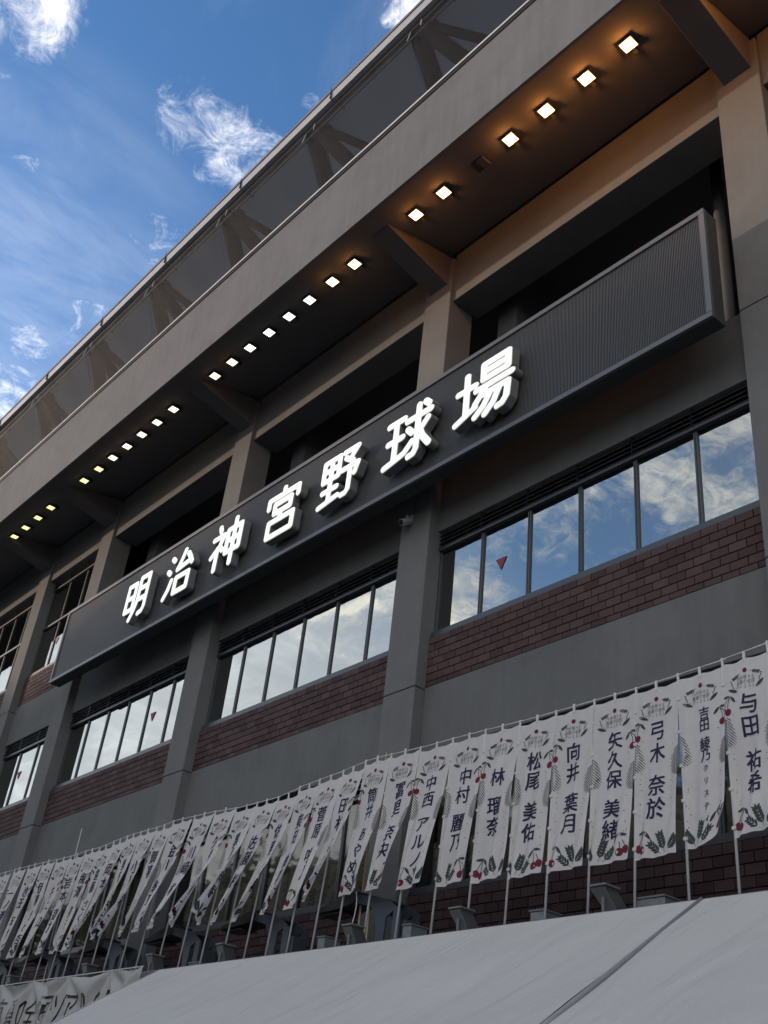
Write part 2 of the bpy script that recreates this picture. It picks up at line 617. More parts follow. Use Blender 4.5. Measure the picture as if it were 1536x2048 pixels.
# bays between pillars: (left x, right x, kind)
BAYS = [(PW, 6.1032, 'open'), (-S + PW, 0.0, 'open'), (-2 * S + PW, -S, 'open'), (-3 * S + PW, -2 * S, 'open'),
        (-21.95 + PW, -3 * S, 'glazed'), (-28.05 + PW, -21.95, 'glazed'), (-34.15 + PW, -28.05, 'glazed')]


def concrete_band(x0, x1, y0, y1, z0, z1, name='wall', mat='wall', bevel=0.008):
    return MB().box(x0, x1, y0, y1, z0, z1).build(name, M[mat], stad, bevel=bevel)


BL, BH, JT = 0.228, 0.114, 0.010
_bm = {}


def brick_mesh(w):
    key = round(w, 3)
    if key not in _bm:
        b = 0.004
        x, h = w / 2, (BH - JT) / 2
        mb = MB()
        n = 0
        v = [(-x, 0.02, -h), (x, 0.02, -h), (x, 0.02, h), (-x, 0.02, h), (-x, b, -h), (x, b, -h), (x, b, h), (-x, b, h),
             (-x + b, 0, -h + b), (x - b, 0, -h + b), (x - b, 0, h - b), (-x + b, 0, h - b)]
        f = [(8, 9, 10, 11)]
        for i in range(4):
            j = (i + 1) % 4
            f += [(i, j, 4 + j, 4 + i), (4 + i, 4 + j, 8 + j, 8 + i)]
        me = bpy.data.meshes.new('brick')
        me.from_pydata(v, [], f)
        me.materials.append(M['brick'])
        me.update()
        _bm[key] = me
    return _bm[key]


def brick_band(x0, x1, ztop, rows, zmin, single):
    """running bond hung from ztop; single -> each brick an object"""
    band = MB().box(x0, x1, YB + 0.026, YB + 0.2, zmin, ztop).build('brick_band', M['mortar'], stad)
    rnd = random.Random(int(abs(x0) * 100) + int(ztop * 10))
    allv, allf = [], []
    for r in range(rows):
        zt = ztop - r * BH
        z0 = max(zt - BH, zmin)
        if zt - z0 < 0.02:
            break
        zc = (zt + z0) / 2
        hs = (zt - z0 - JT) / (BH - JT)
        x = x0 - (BL / 2 if r % 2 else 0.0)
        while x < x1 - 0.01:
            a, b = max(x, x0), min(x + BL, x1)
            x += BL
            if b - a < 0.03:
                continue
            w = b - a - JT
            me = brick_mesh(w)
            dy = YB + rnd.uniform(-0.0025, 0.0025)
            loc = ((a + b) / 2, dy, zc)
            if single:
                o = link('brick', me, band, loc)
                o.scale = (1, 1, hs)
                o.rotation_euler = (rnd.uniform(-.006, .006), 0, rnd.uniform(-.006, .006))
            else:
                n = len(allv)
                allv += [(v.co.x + loc[0], v.co.y + loc[1], v.co.z * hs + loc[2]) for v in me.vertices]
                allf += [tuple(n + i for i in p.vertices) for p in me.polygons]
    if not single:
        me = bpy.data.meshes.new('bricks')
        me.from_pydata(allv, [], allf)
        me.materials.append(M['brick'])
        o = link('bricks', me, band)
        o['kind'] = 'stuff'
    return band


def window_row(x0, x1, n, z0, z1, louvre_top=None, transom=None, name='window', nl=4, curtain=False, marks=()):
    """frame + panes (+ transom splitting the height) + louvre slats above"""
    yf = YB + 0.05
    fr = MB()
    fw = 0.027
    step = (x1 - x0) / n
    levels = [z0] + ([transom] if transom else []) + [z1]
    # outer frame and mullions
    fr.box(x0, x1, yf - 0.02, yf + 0.09, z0 - 0.055, z0)
    fr.box(x0, x1, yf - 0.035, yf + 0.09, z0 - 0.095, z0 - 0.057)
    fr.box(x0, x1, yf - 0.01, yf + 0.09, z1, z1 + 0.045)
    W_ = fr.build(name + '_frame', M['frame'], stad)
    for i in range(n + 1):
        xc = x0 + i * step
        a = max(xc - fw, x0)
        b = min(xc + fw, x1)
        mbm = MB().box(a, xc - 0.006, yf + 0.03, yf + 0.10, z0 + 0.001, z1 - 0.001) if xc - a > 0.01 else MB()
        if b - xc > 0.01:
            mbm.box(xc + 0.006, b, yf + 0.03, yf + 0.10, z0 + 0.001, z1 - 0.001)
        mbm.box(max(xc - 0.005, x0), min(xc + 0.005, x1), yf + 0.04, yf + 0.09, z0 + 0.001, z1 - 0.001)
        mbm.build('mullion', M['frame'], W_)
    if transom:
        MB().box(x0 + 0.034, x1 - 0.034, yf + 0.004, yf + 0.096, transom - 0.03, transom + 0.03).build('transom', M['frame'], W_)
    for j in range(len(levels) - 1):
        a, b = levels[j] + (0.03 if j else 0.0), levels[j + 1] - (0.03 if j < len(levels) - 2 else 0.0)
        for i in range(n):
            xa, xb = x0 + i * step + fw, x0 + (i + 1) * step - fw
            cx, cz = (xa + xb) / 2, (a + b) / 2
            w, h = (xb - xa) / 2, (b - a) / 2
            me = MB().box(-w, w, 0, 0.012, -h, h).mesh('pane', M['clear_glass' if curtain else 'glass'])
            o = link('pane', me, W_, (cx, yf + 0.055, cz))
            o.rotation_euler = (random.uniform(-.004, .004), 0, random.uniform(-.004, .004))
    for (mx, mz, s) in marks:
        t = MB()
        t.prism([(mx - s, mz + s * .85), (mx + s, mz + s * .85), (mx, mz - s * .95)], yf + 0.044, yf + 0.047, 'y')
        t.build('access_mark', M['mark'], W_)
    # louvres above
    if louvre_top:
        lz0 = z1 + 0.05
        hh = (louvre_top - lz0) / nl
        for k in range(nl):
            zz0 = lz0 + k * hh
            MB().prism([(yf - 0.02, zz0), (yf - 0.015, zz0 + 0.012), (yf + 0.07, zz0 + hh * 0.85), (yf + 0.065, zz0 + hh * 0.85 - 0.012)], x0, x1, 'x').build('louvre_slat', M['louvre'], W_)
        MB().box(x0, x1, yf + 0.09, yf + 0.12, lz0, louvre_top).build('louvre_back', M['black'], W_)
        for i in range(1, n):
            MB().box(x0 + i * step - 0.005, x0 + i * step + 0.005, yf - 0.03, yf + 0.075, lz0, louvre_top).build('louvre_joint', M['black'], W_)
    # room behind
    rm = MB()
    rm.box(x0, x1, 1.9, 1.95, z0 - 0.1, (louvre_top or z1) + 0.1)
    rm.build('room_wall', M['ply'] if curtain else M['inner'], W_)
    return W_


for bi, (x0, x1, kind) in enumerate(BAYS):
    n = 6 if x1 - x0 > 4 else 3
    near = bi == 1
    # lower brick wall
    brick_band(x0, x1, 4.815, 16, 3.05, near)
    wd = window_row(x0, x1, n, 4.915, 6.28, 6.66, name='lower_window', curtain=True)
    # hanging curtains behind the lower panes
    cu = MB()
    k = int((x1 - x0) / 0.14)
    pts = [(x0 + (x1 - x0) * i / k, 0.62 + 0.045 * math.sin(i * 2.1) + 0.02 * math.sin(i * .7)) for i in range(k + 1)]
    for (a, b) in zip(pts, pts[1:]):
        cu.quad((a[0], a[1], 4.9), (b[0], b[1], 4.9), (b[0], b[1], 6.4), (a[0], a[1], 6.4))
    cu.build('curtain', M['ply'], wd)
    concrete_band(x0, x1, YB, 0.5, 6.66, 7.625)
    brick_band(x0, x1, 8.395, 8, 7.625, bi == 1)
    mk = ()
    if bi == 1:
        mk = ((-4.15, 9.20, 0.105),)
    if bi == 3:
        mk = ((-13.74, 9.22, 0.105),)
    if bi == 4:
        mk = ((-20.06, 9.24, 0.105),)
    window_row(x0, x1, n, 8.49, 9.86, 10.185, name='window', marks=mk)
    concrete_band(x0, x1, YB, 0.5, 10.185, 11.235)
    if kind == 'glazed':
        brick_band(x0, x1, 12.02, 8, 11.235, False)
        window_row(x0, x1, n, 12.115, 14.62, 14.86, transom=13.47, name='upper_window', nl=3,
                   marks=((-20.14, 12.83, 0.105),) if bi == 4 else ())
    # top beam
    MB().box(x0, x1, 0.06, 0.68, 14.87, 16.0).build('lintel_beam', M['pillar'], stad, bevel=0.01)
    if kind == 'open':
        MB().box(x0 - .3, x1 + .3, 4.2, 4.4, 11.0, 16.0).build('inner_wall', M['inner'], stad)
        MB().box(x0 + 0.3, x0 + 0.75, 0.9, 4.2, 14.3, 15.95).build('inner_beam', M['inner'], stad)
        MB().box(x0 - .3, x1 + .3, 0.5, 4.2, 11.0, 11.2).build('inner_floor', M['inner'], stad)
        MB().tube((x1 - 0.9, 1.3, 11.2), (x1 - 0.9, 1.3, 15.9), 0.09, 12).build('drain_pipe', M['inner'], stad, smooth=True)
    else:
        MB().box(x0 - .3, x1 + .3, 2.2, 2.4, 11.0, 16.0).build('inner_wall', M['inner'], stad)
XL, XR = -34.15, 14.0
MB().box(XL, XR, 0.69, 8.0, 15.95, 16.15).build('ceiling_slab', M['inner'], stad)
MB().box(XL, XR, 4.5, 4.7, 0, 11.0).build('core_wall', M['inner'], stad)
MB().box(12.2, 14, 0.0, 4.5, 0, 15.9).build('wall', M['wall'], stad)
MB().box(6.1032 + PW, 12.2, YB, 4.5, 0, 15.9).build('wall', M['wall'], stad)

# soffit (rising a little towards the wall), fascia, coping
MB().prism([(-1.86, 15.62), (-1.35, 15.70), (0.055, 16.06), (0.055, 16.3), (-1.86, 16.3)], XL, XR, 'x').build('soffit', M['soffit'], stad)
fa = MB().prism([(-1.90, 15.60), (-1.85, 15.60), (-1.72, 16.4), (-1.72, 17.34), (-1.95, 17.34)], XL, XR, 'x').build('fascia', M['fascia'], stad)
MB().prism([(-1.97, 17.345), (-1.975, 17.395), (-1.7, 17.40), (-1.7, 17.345)], XL, XR, 'x').build('dark_strip', M['steel_dark'], stad)  # dark steel strip just under the coping
MB().prism([(-2.0, 17.40), (-2.0, 17.445), (-1.66, 17.455), (-1.66, 17.402)], XL, XR, 'x').build('coping', M['coping'], stad)

# haunches under the soffit at every pillar
for x in PX[1:6]:
    MB().prism([(-1.45, 15.675), (0.05, 15.30), (0.05, 16.0), (-1.45, 15.75)], x + 0.13, x + 0.57, 'x').build('haunch', M['soffit'], stad, bevel=0.01)
# access hatch in the soffit
MB().box(-3.62, -3.38, -1.35, -1.15, 15.66, 15.70).build('ceiling_hatch', M['inner'], stad)
MB().box(-3.62, -3.50, -1.35, -1.15, 15.648, 15.66).build('ceiling_hatch', M['steel_dark'], stad)

# mesh screen above the fascia with steel struts, gutter
ang_pts = [(-1.88, 17.46), (-2.40, 18.86)]
NP = 17
AP = [-4.32 - 3.0516 * (i - 5) for i in range(NP)]
# roof deck behind the screen
MB().box(XL, XR, -1.655, 12.0, 17.10, 17.33).build('upper_deck', M['deck'], stad)
MB().prism([(-2.40, 18.84), (-2.40, 18.955), (-2.33, 18.955), (-2.33, 18.84)], XL, XR, 'x').build('gutter_beam', M['steel_dark'], stad)
MB().prism([(-2.50, 18.96), (-2.52, 19.16), (-2.33, 19.16), (-2.33, 18.96)], XL, XR, 'x').build('gutter', M['gutter'], stad)
MB().prism([(-2.54, 19.163), (-2.54, 19.235), (-2.33, 19.235), (-2.33, 19.163)], XL, XR, 'x').build('gutter_lip', M['gutter_top'], stad)
MB().prism([(-2.32, 19.0), (-2.32, 19.1), (2.2, 20.3), (2.2, 20.2)], XL, XR, 'x').build('roof', M['deck'], stad)
MB().tube((XL, -2.33, 18.74), (XR, -2.33, 18.74), 0.022, 6).build('screen_rope', M['steel_dark'], stad)
MB().tube((XL, -1.96, 17.50), (XR, -1.96, 17.50), 0.02, 6).build('screen_rope', M['steel_dark'], stad)
rs = random.Random(3)
for i, ax in enumerate(AP):
    MB().box(ax + 0.9, ax + 0.908, -2.545, -2.18, 18.955, 19.26).build('gutter_joint', M['steel_dark'], stad)
    st = MB()
    top = (ax + 0.28, -2.22, 18.72)
    st.tube((ax + 0.02, -2.17, 18.84), (ax + 0.14, -1.58, 17.34), 0.17, 14, 0.17)
    st.tube((ax + 0.22, -2.17, 18.84), (ax + 1.12, -1.58, 17.34), 0.15, 14, 0.15)
    st.tube((ax + 0.36, -2.19, 18.86), (ax + 1.80, -1.62, 17.34), 0.085, 12, 0.085)
    st.tube((ax - 0.04, -2.16, 18.82), (ax + 0.44, -2.16, 18.84), 0.15, 12)
    st.build('strut', M['strut'], stad, smooth=False)
    # mesh sheet between this strut and the next, tied at the strut and wrinkled there
    nx, nz = 30, 10
    v, f = [], []
    ph = rs.uniform(0, 6)
    for a in range(nx + 1):
        for b in range(nz + 1):
            u, w = a / nx, b / nz
            y = ang_pts[0][0] + (ang_pts[1][0] - ang_pts[0][0]) * w
            z = ang_pts[0][1] + (ang_pts[1][1] - ang_pts[0][1]) * w
            near_e = math.exp(-u * 9) + 0.6 * math.exp(-(1 - u) * 12)
            bulge = 0.03 * math.sin(PI * w) * math.sin(PI * u)
            wr = 0.008 * near_e * math.sin(w * 9 + u * 40 + ph) + 0.006 * math.sin(u * 18 + w * 5 + ph)
            sag = -0.05 * (math.exp(-((w - 0.0) * 8) ** 2)) * math.sin(PI * u) ** 2
            v.append((ax + 3.03 * u, y - bulge - wr, z + sag * 0.3))
    for a in range(nx):
        for b in range(nz):
            q = a * (nz + 1) + b
            f.append((q, q + nz + 1, q + nz + 2, q + 1))
    me = bpy.data.meshes.new('mesh_sheet')
    me.from_pydata(v, [], f)
    me.materials.append(M['net'])
    me.polygons.foreach_set('use_smooth', [True] * len(f))
    link('mesh_sheet', me, stad)
    tie = MB()
    tie.tube((ax + 0.0, -2.40, 18.84), (ax - 0.03, -2.43, 18.60), 0.008, 5)
    tie.tube((ax + 0.30, -2.42, 18.88), (ax + 0.33, -2.44, 18.66), 0.008, 5)
    tie.build('tie_rope', M['coping'], stad)
# low entrance canopy slab which carries flags and floodlights
MB().box(-40, 12, -1.45, YB - 0.004, 3.62, 3.84).build('entrance_canopy', M['roof_grey'], stad, bevel=0.02)
MB().box(-40, 12, -1.40, -1.2, 0, 3.62).build('entrance_wall', M['wall'], stad)

# ------------------------------------------------------------------ soffit floodlights
LAMPX = {
    0: [5.4, 4.7, 4.0, 3.25, 2.5, 1.75, 1.15],
    1: [-0.52, -1.28, -2.06, -2.80, -4.30, -4.98],
    2: [-6.62, -7.26, -7.95, -8.60, -9.26, -9.92, -10.56, -11.20],
    3: [-12.86, -13.56, -14.24, -14.92, -15.60, -16.30, -17.05],
    4: [-18.90, -19.65, -20.40, -21.10],
}
bayname = {0: 'past the right pillar', 1: 'above the blank right end of the sign', 2: 'above the middle of the sign',
           3: 'above the first characters of the sign', 4: 'past the left end of the sign'}
ordn = ['rightmost', 'second from the right', 'third from the right', 'fourth from the right', 'fifth from the right',
        'sixth from the right', 'seventh from the right', 'leftmost']
cnames = {'warm': 'amber glowing', 'white': 'cool white', 'yellow': 'pale yellow'}
EM = {'warm': emissive('lamp_lens_warm', (1.0, 0.86, 0.50), 1.6), 'white': emissive('lamp_lens_white', (1.0, 1.0, 0.97), 0.9),
      'cream': emissive('lamp_lens_cream', (1.0, 0.95, 0.68), 0.75), 'yellow': emissive('lamp_lens_yellow', (1.0, 0.93, 0.36), 0.55)}
_lm = {}
for b, xs in LAMPX.items():
    for i, x in enumerate(xs):
        if b <= 1:
            kind, e, colr = 'warm', (6.5 if b == 0 else [6.5, 6.0, 5.2, 4.4, 3.0, 2.3][i]), (1.0, 0.36, 0.075)
        elif b == 2:
            kind = 'warm' if i < 2 else ('white' if i < 6 else 'cream')
            e, colr = ((1.6, 1.0)[min(i, 1)], (1.0, 0.42, 0.11)) if i < 2 else ((0.10, (1, .9, .8)) if i < 6 else (0.25, (1.0, 0.55, 0.25)))
        elif b == 3:
            kind, e, colr = ('cream', 0.3, (1.0, 0.7, 0.4)) if i < 5 else ('yellow', 0.15, (1.0, 0.8, 0.4))
        else:
            kind, e, colr = 'yellow', 0.1, (1.0, 0.85, 0.4)
        word = {'warm': 'amber glowing', 'white': 'cool white', 'cream': 'creamy white', 'yellow': 'pale yellow'}[kind]
        pos = ordn[i] if i < len(xs) - 1 else 'leftmost'
        t = thing('soffit_floodlight', f'{word} square floodlight, {pos} {bayname[b]}', 'floodlight', (5.11 + (x - 5.11) * 1.0039, -1.27, 15.655),
                  'floodlights in a row under the overhang')
        if kind not in _lm:
            hs = MB().box(-0.115, 0.115, -0.10, 0.10, 0.022, 0.075)
            hs.box(-0.03, 0.03, 0.116, 0.2, 0.03, 0.12)
            fr = MB()
            for (a0, a1, b0, b1) in ((-.115, .115, -.10, -.085), (-.115, .115, .085, .10), (-.115, -.10, -.085, .085), (.10, .115, -.085, .085)):
                fr.box(a0, a1, b0, b1, 0.0, 0.021)
            ln = MB().box(-0.099, 0.099, -0.084, 0.084, 0.004, 0.018)
            _lm[kind] = (hs.mesh('housing', M['steel_dark']), fr.mesh('bezel', M['steel_dark']), ln.mesh('lens', EM[kind]))
        for nm, me in zip(('housing', 'bezel', 'lens'), _lm[kind]):
            o = link(nm, me, t)
            o.rotation_euler = (0, 0, 0)
        ld = bpy.data.lights.new('lamp_light', 'POINT')
        ld.energy = e
        ld.color = colr
        ld.shadow_soft_size = 0.05
        link('lamp_light', ld, t, (0, 0, -0.06))

# ------------------------------------------------------------------ the long sign with seven characters
sign = thing('stadium_sign', 'long dark ribbed sign board carrying seven glowing white kanji across the stadium front', 'sign', (-8.1, -0.96, 11.06))
SX0, SX1, SZ0, SZ1, SY = -16.42, 0.235, 10.19, 11.93, -0.96
ox, oy, oz = -8.1, -0.96, 11.06
sb = MB().box(SX0 - ox, SX1 - ox, 0.03, 0.24, SZ0 - oz, SZ1 - oz)
sb.build('casing', M['sign_side'], sign, bevel=0.01)
fwid = 0.075
fm = MB()
fm.box(SX0 - ox, SX1 - ox, -0.02, 0.028, SZ1 - fwid - oz, SZ1 - oz)
fm.box(SX0 - ox, SX1 - ox, -0.02, 0.028, SZ0 - oz, SZ0 + fwid - oz)
fm.box(SX0 - ox, SX0 + fwid - ox, -0.02, 0.028, SZ0 + fwid + .002 - oz, SZ1 - fwid - .002 - oz)
fm.box(SX1 - fwid - ox, SX1 - ox, -0.02, 0.028, SZ0 + fwid + .002 - oz, SZ1 - fwid - .002 - oz)
fm.build('frame', M['sign_frame'], sign, bevel=0.006)
# ribbed face
v, f = [], []
pitch = 0.0236
xx = SX0 + fwid
prof = []
while xx < SX1 - fwid:
    prof += [(xx, 0.022), (xx + pitch * 0.12, 0.006), (xx + pitch * 0.55, 0.006), (xx + pitch * 0.67, 0.022)]
    xx += pitch
prof = [(min(p[0], SX1 - fwid), p[1]) for p in prof]
for (x, y) in prof:
    v += [(x - ox, y, SZ0 + fwid - oz), (x - ox, y, SZ1 - fwid - oz)]
for i in range(len(prof) - 1):
    f.append((2 * i, 2 * i + 2, 2 * i + 3, 2 * i + 1))
me = bpy.data.meshes.new('ribbed_panel')
me.from_pydata(v, [], f)
me.materials.append(M['sign_panel'])
link('ribbed_panel', me, sign)
for x in (-15.5, -11.75, -5.95):
    MB().box(x - ox, x + 0.16 - ox, 0.242, 0.56, -0.55, -0.30).build('bracket', M['sign_side'], sign)
    MB().box(x - ox, x + 0.16 - ox, 0.242, 0.56, 0.30, 0.55).build('bracket', M['sign_side'], sign)
MB().prism([(0.242, -0.35), (0.32, 0.35), (0.55, 0.30), (0.55, -0.40)], -0.42 - ox, -0.20 - ox, 'x').build('bracket', M['sign_side'], sign)

CH = {
    '明': [[(.03, .27), (.03, .88), (.36, .88), (.36, .27), (.03, .27)], [(.03, .57), (.36, .57)],
          [(.93, .18), (.93, .95), (.55, .95), (.55, .42), (.47, .20), (.34, .02)], [(.55, .69), (.93, .69)], [(.55, .43), (.93, .43)], [(.93, .18), (.87, .09), (.73, .07)]],
    '治': [[(.13, .93), (.22, .86)], [(.04, .66), (.13, .59)], [(.05, .04), (.17, .20), (.24, .40)],
          [(.60, .98), (.52, .80), (.40, .60), (.86, .66)], [(.74, .86), (.84, .74), (.93, .60)], [(.42, .06), (.42, .40), (.88, .40), (.88, .06), (.42, .06)]],
    '神': [[(.20, .98), (.24, .88)], [(.05, .75), (.40, .75), (.28, .54), (.04, .36)], [(.22, .50), (.22, .03)], [(.30, .50), (.39, .42)],
          [(.52, .30), (.52, .80), (.94, .80), (.94, .30), (.52, .30)], [(.52, .55), (.94, .55)], [(.73, .99), (.73, .02)]],
    '宮': [[(.50, .99), (.50, .89)], [(.06, .70), (.06, .87), (.94, .87), (.94, .70)],
          [(.26, .53), (.26, .72), (.74, .72), (.74, .53), (.26, .53)], [(.47, .53), (.44, .36)], [(.14, .05), (.14, .36), (.86, .36), (.86, .05), (.14, .05)]],
    '野': [[(.05, .54), (.05, .93), (.45, .93), (.45, .54), (.05, .54)], [(.05, .735), (.45, .735)], [(.25, .93), (.25, .10)], [(.07, .32), (.44, .32)],
          [(.01, .05), (.49, .12)], [(.57, .93), (.92, .93), (.74, .74)], [(.62, .80), (.82, .67)], [(.55, .58), (.96, .58), (.89, .40)], [(.76, .58), (.76, .13), (.70, .07), (.60, .07)]],
    '球': [[(.04, .88), (.38, .88)], [(.05, .52), (.37, .52)], [(.0, .08), (.40, .16)], [(.21, .88), (.21, .14)],
          [(.46, .77), (.97, .77)], [(.70, .98), (.70, .14), (.65, .06), (.55, .05)], [(.84, .98), (.92, .90)], [(.49, .60), (.58, .50)],
          [(.44, .17), (.60, .32)], [(.92, .62), (.78, .48)], [(.73, .54), (.82, .32), (.97, .12)]],
    '場': [[(.02, .67), (.34, .67)], [(.18, .93), (.18, .22)], [(.0, .11), (.35, .25)],
          [(.48, .69), (.48, .97), (.92, .97), (.92, .69), (.48, .69)], [(.48, .83), (.92, .83)], [(.36, .545), (.99, .545)],
          [(.52, .50), (.35, .30)], [(.50, .40), (.93, .40), (.91, .14), (.84, .05), (.76, .04)], [(.62, .38), (.50, .18), (.36, .06)], [(.78, .38), (.68, .16), (.54, .02)]],
}


def capsule_contours(strokes, hw, N=120, pad=0.14):
    """outline of a union of rounded strokes by marching squares; returns closed loops"""
    xs = np.linspace(-pad, 1 + pad, N)
    X, Y = np.meshgrid(xs, xs, indexing='ij')
    D = np.full(X.shape, 9.0)
    for s in strokes:
        for (ax, ay), (bx, by) in zip(s, s[1:]):
            dx, dy = bx - ax, by - ay
            t = np.clip(((X - ax) * dx + (Y - ay) * dy) / (dx * dx + dy * dy), 0, 1)
            D = np.minimum(D, np.hypot(X - ax - t * dx, Y - ay - t * dy))
    D = D - hw
    segs = {}

    def ip(i0, j0, i1, j1):
        a, b = D[i0, j0], D[i1, j1]
        t = a / (a - b)
        return (xs[i0] + (xs[i1] - xs[i0]) * t, xs[j0] + (xs[j1] - xs[j0]) * t)
    pts = {}
    nxt = {}
    for i in range(N - 1):
        for j in range(N - 1):
            c = (D[i, j] < 0) | ((D[i + 1, j] < 0) << 1) | ((D[i + 1, j + 1] < 0) << 2) | ((D[i, j + 1] < 0) << 3)
            if c in (0, 15):
                continue
            e = {0: ('h', i, j), 1: ('v', i + 1, j), 2: ('h', i, j + 1), 3: ('v', i, j)}
            P = {0: lambda: ip(i, j, i + 1, j), 1: lambda: ip(i + 1, j, i + 1, j + 1), 2: lambda: ip(i, j + 1, i + 1, j + 1), 3: lambda: ip(i, j, i, j + 1)}
            tab = {1: [(0, 3)], 2: [(1, 0)], 3: [(1, 3)], 4: [(2, 1)], 5: [(0, 3), (2, 1)], 6: [(2, 0)], 7: [(2, 3)],
                   8: [(3, 2)], 9: [(0, 2)], 10: [(1, 0), (3, 2)], 11: [(1, 2)], 12: [(3, 1)], 13: [(0, 1)], 14: [(3, 0)]}[int(c)]
            for a, b in tab:
                pts[e[a]] = P[a]()
                pts[e[b]] = P[b]()
                nxt[e[a]] = e[b]
    loops = []
    while nxt:
        k0 = next(iter(nxt))
        k = k0
        lp = []
        while k in nxt:
            lp.append(pts[k])
            k = nxt.pop(k)
        # drop nearly collinear points
        q = []
        for idx in range(len(lp)):
            a, b, c2 = lp[idx - 1], lp[idx], lp[(idx + 1) % len(lp)]
            cr = abs((b[0] - a[0]) * (c2[1] - b[1]) - (b[1] - a[1]) * (c2[0] - b[0]))
            if cr > 2e-7:
                q.append(b)
        if len(q) > 3:
            loops.append(q)
    return loops


def loops_mesh(name, loops, ext, mat, sx, sz, bevel=0.0):
    cu = bpy.data.curves.new('tmp', 'CURVE')
    cu.dimensions = '2D'
    cu.fill_mode = 'BOTH'
    cu.extrude = ext / 2
    cu.bevel_depth = bevel
    for lp in loops:
        sp = cu.splines.new('POLY')
        sp.points.add(len(lp) - 1)
        for i, p in enumerate(lp):
            sp.points[i].co = (p[0] * sx, p[1] * sz, 0, 1)
        sp.use_cyclic_u = True
    o = bpy.data.objects.new('tmp', cu)
    C.objects.link(o)
    dg = bpy.context.evaluated_depsgraph_get()
    me = bpy.data.meshes.new_from_object(o.evaluated_get(dg))
    bpy.data.objects.remove(o)
    me.name = name
    me.materials.clear()
    me.materials.append(mat)
    return me


def letter_face_mat():
    mt, t, b = mat_new('letter_face_lit')
    tcn = t.node('ShaderNodeTexCoord')
    nz = t.noise(tcn.outputs['Object'], 5.0, 2, 0.5)
    col = t.mix(t.smooth(nz, 0.35, 0.65), (0.80, 0.82, 0.74), (0.97, 0.98, 0.92))
    t.l.new(col, b.inputs['Emission Color'])
    b.inputs['Emission Strength'].default_value = 0.41
    b.inputs['Base Color'].default_value = (0.6, 0.6, 0.58, 1)
    b.inputs['Roughness'].default_value = 0.4
    return mt


M['letter_face'] = letter_face_mat()
M['letter_rim'] = emissive('letter_rim_lit', (0.62, 0.66, 0.62), 0.16)
LW = {'明': (-13.06, 0.86), '治': (-11.53, 0.94), '神': (-9.98, 0.96), '宮': (-8.31, 0.93), '野': (-6.79, 0.95), '球': (-5.22, 0.98), '場': (-3.72, 1.05)}
LZ0, LH = 10.46, 0.93
words = {'明': 'first', '治': 'second', '神': 'third', '宮': 'fourth', '野': 'fifth', '球': 'sixth', '場': 'seventh'}
for ch, (lx, lw) in LW.items():
    hw = 0.048 if ch in '野場' else 0.053
    body = loops_mesh('character', capsule_contours(CH[ch], hw + 0.016), 0.13, M['letter_body'], lw, LH)
    o = link('character', body, sign, (lx - ox, -0.115, LZ0 - oz))
    o.rotation_euler = (PI / 2, 0, 0)
    o['label'] = f'raised glowing white character {ch}, {words[ch]} from the left on the sign'
    rim = loops_mesh('rim', capsule_contours(CH[ch], hw + 0.009), 0.006, M['letter_rim'], lw, LH)
    o2 = link('rim', rim, o, (0, 0, 0.0695))
    face = loops_mesh('face', capsule_contours(CH[ch], hw), 0.012, M['letter_face'], lw, LH)
    o3 = link('face', face, o, (0, 0, 0.079))

KS = 1.0454
sign.scale = (KS, KS, KS)
sign.location = (5.11 + (ox - 5.11) * KS, -8.898 + (oy + 8.898) * KS, 1.6 + (oz - 1.6) * KS)

# ------------------------------------------------------------------ CCTV camera on the pillar
cc = thing('security_camera', 'small pale security camera on the pillar just below the sign', 'camera', (-5.87, 0.0, 10.42))
MB().box(-0.05, 0.05, -0.03, -0.001, 0.02, 0.14).build('mount', M['cctv'], cc, bevel=0.005)
MB().tube((0, -0.03, 0.09), (0, -0.10, 0.09), 0.018, 8).tube((0, -0.10, 0.10), (0, -0.10, 0.02), 0.02, 8).build('arm', M['cctv'], cc, smooth=False)
MB().tube((0.0, -0.03, 0.03), (0.0, -0.20, -0.07), 0.055, 12, 0.055).build('housing', M['cctv'], cc)
MB().tube((0.0, -0.2005, -0.0703), (0.0, -0.206, -0.0735), 0.045, 12).build('lens', M['black'], cc)
MB().tube((0.03, -0.005, 0.14), (0.06, -0.005, 0.40), 0.008, 6).build('cable', M['sign_side'], cc)


# ------------------------------------------------------------------ text helper : text -> flat triangles with short edges
def text_mesh(s, size=1.0, offset=0.0, shear=0.0):
    cu = bpy.data.curves.new('tmp', 'FONT')
    cu.body = s
    cu.size = size
    cu.offset = offset
    cu.shear = shear
    cu.resolution_u = 2
    cu.align_x = 'CENTER'
    cu.align_y = 'CENTER'
    o = bpy.data.objects.new('tmp', cu)
    C.objects.link(o)
    dg = bpy.context.evaluated_depsgraph_get()
    me = bpy.data.meshes.new_from_object(o.evaluated_get(dg))
    bpy.data.objects.remove(o)
    v = np.array([tuple(p.co)[:2] for p in me.vertices]) if len(me.vertices) else np.zeros((0, 2))
    f = [tuple(p.vertices) for p in me.polygons]
    bpy.data.meshes.remove(me)
    return v, f


_gc = {}


def _area(v, f):
    t = 0.0
    for q in f:
        p = v[list(q)]
        x, y = p[:, 0], p[:, 1]
        t += abs(np.dot(x, np.roll(y, -1)) - np.dot(y, np.roll(x, -1))) / 2
    return t


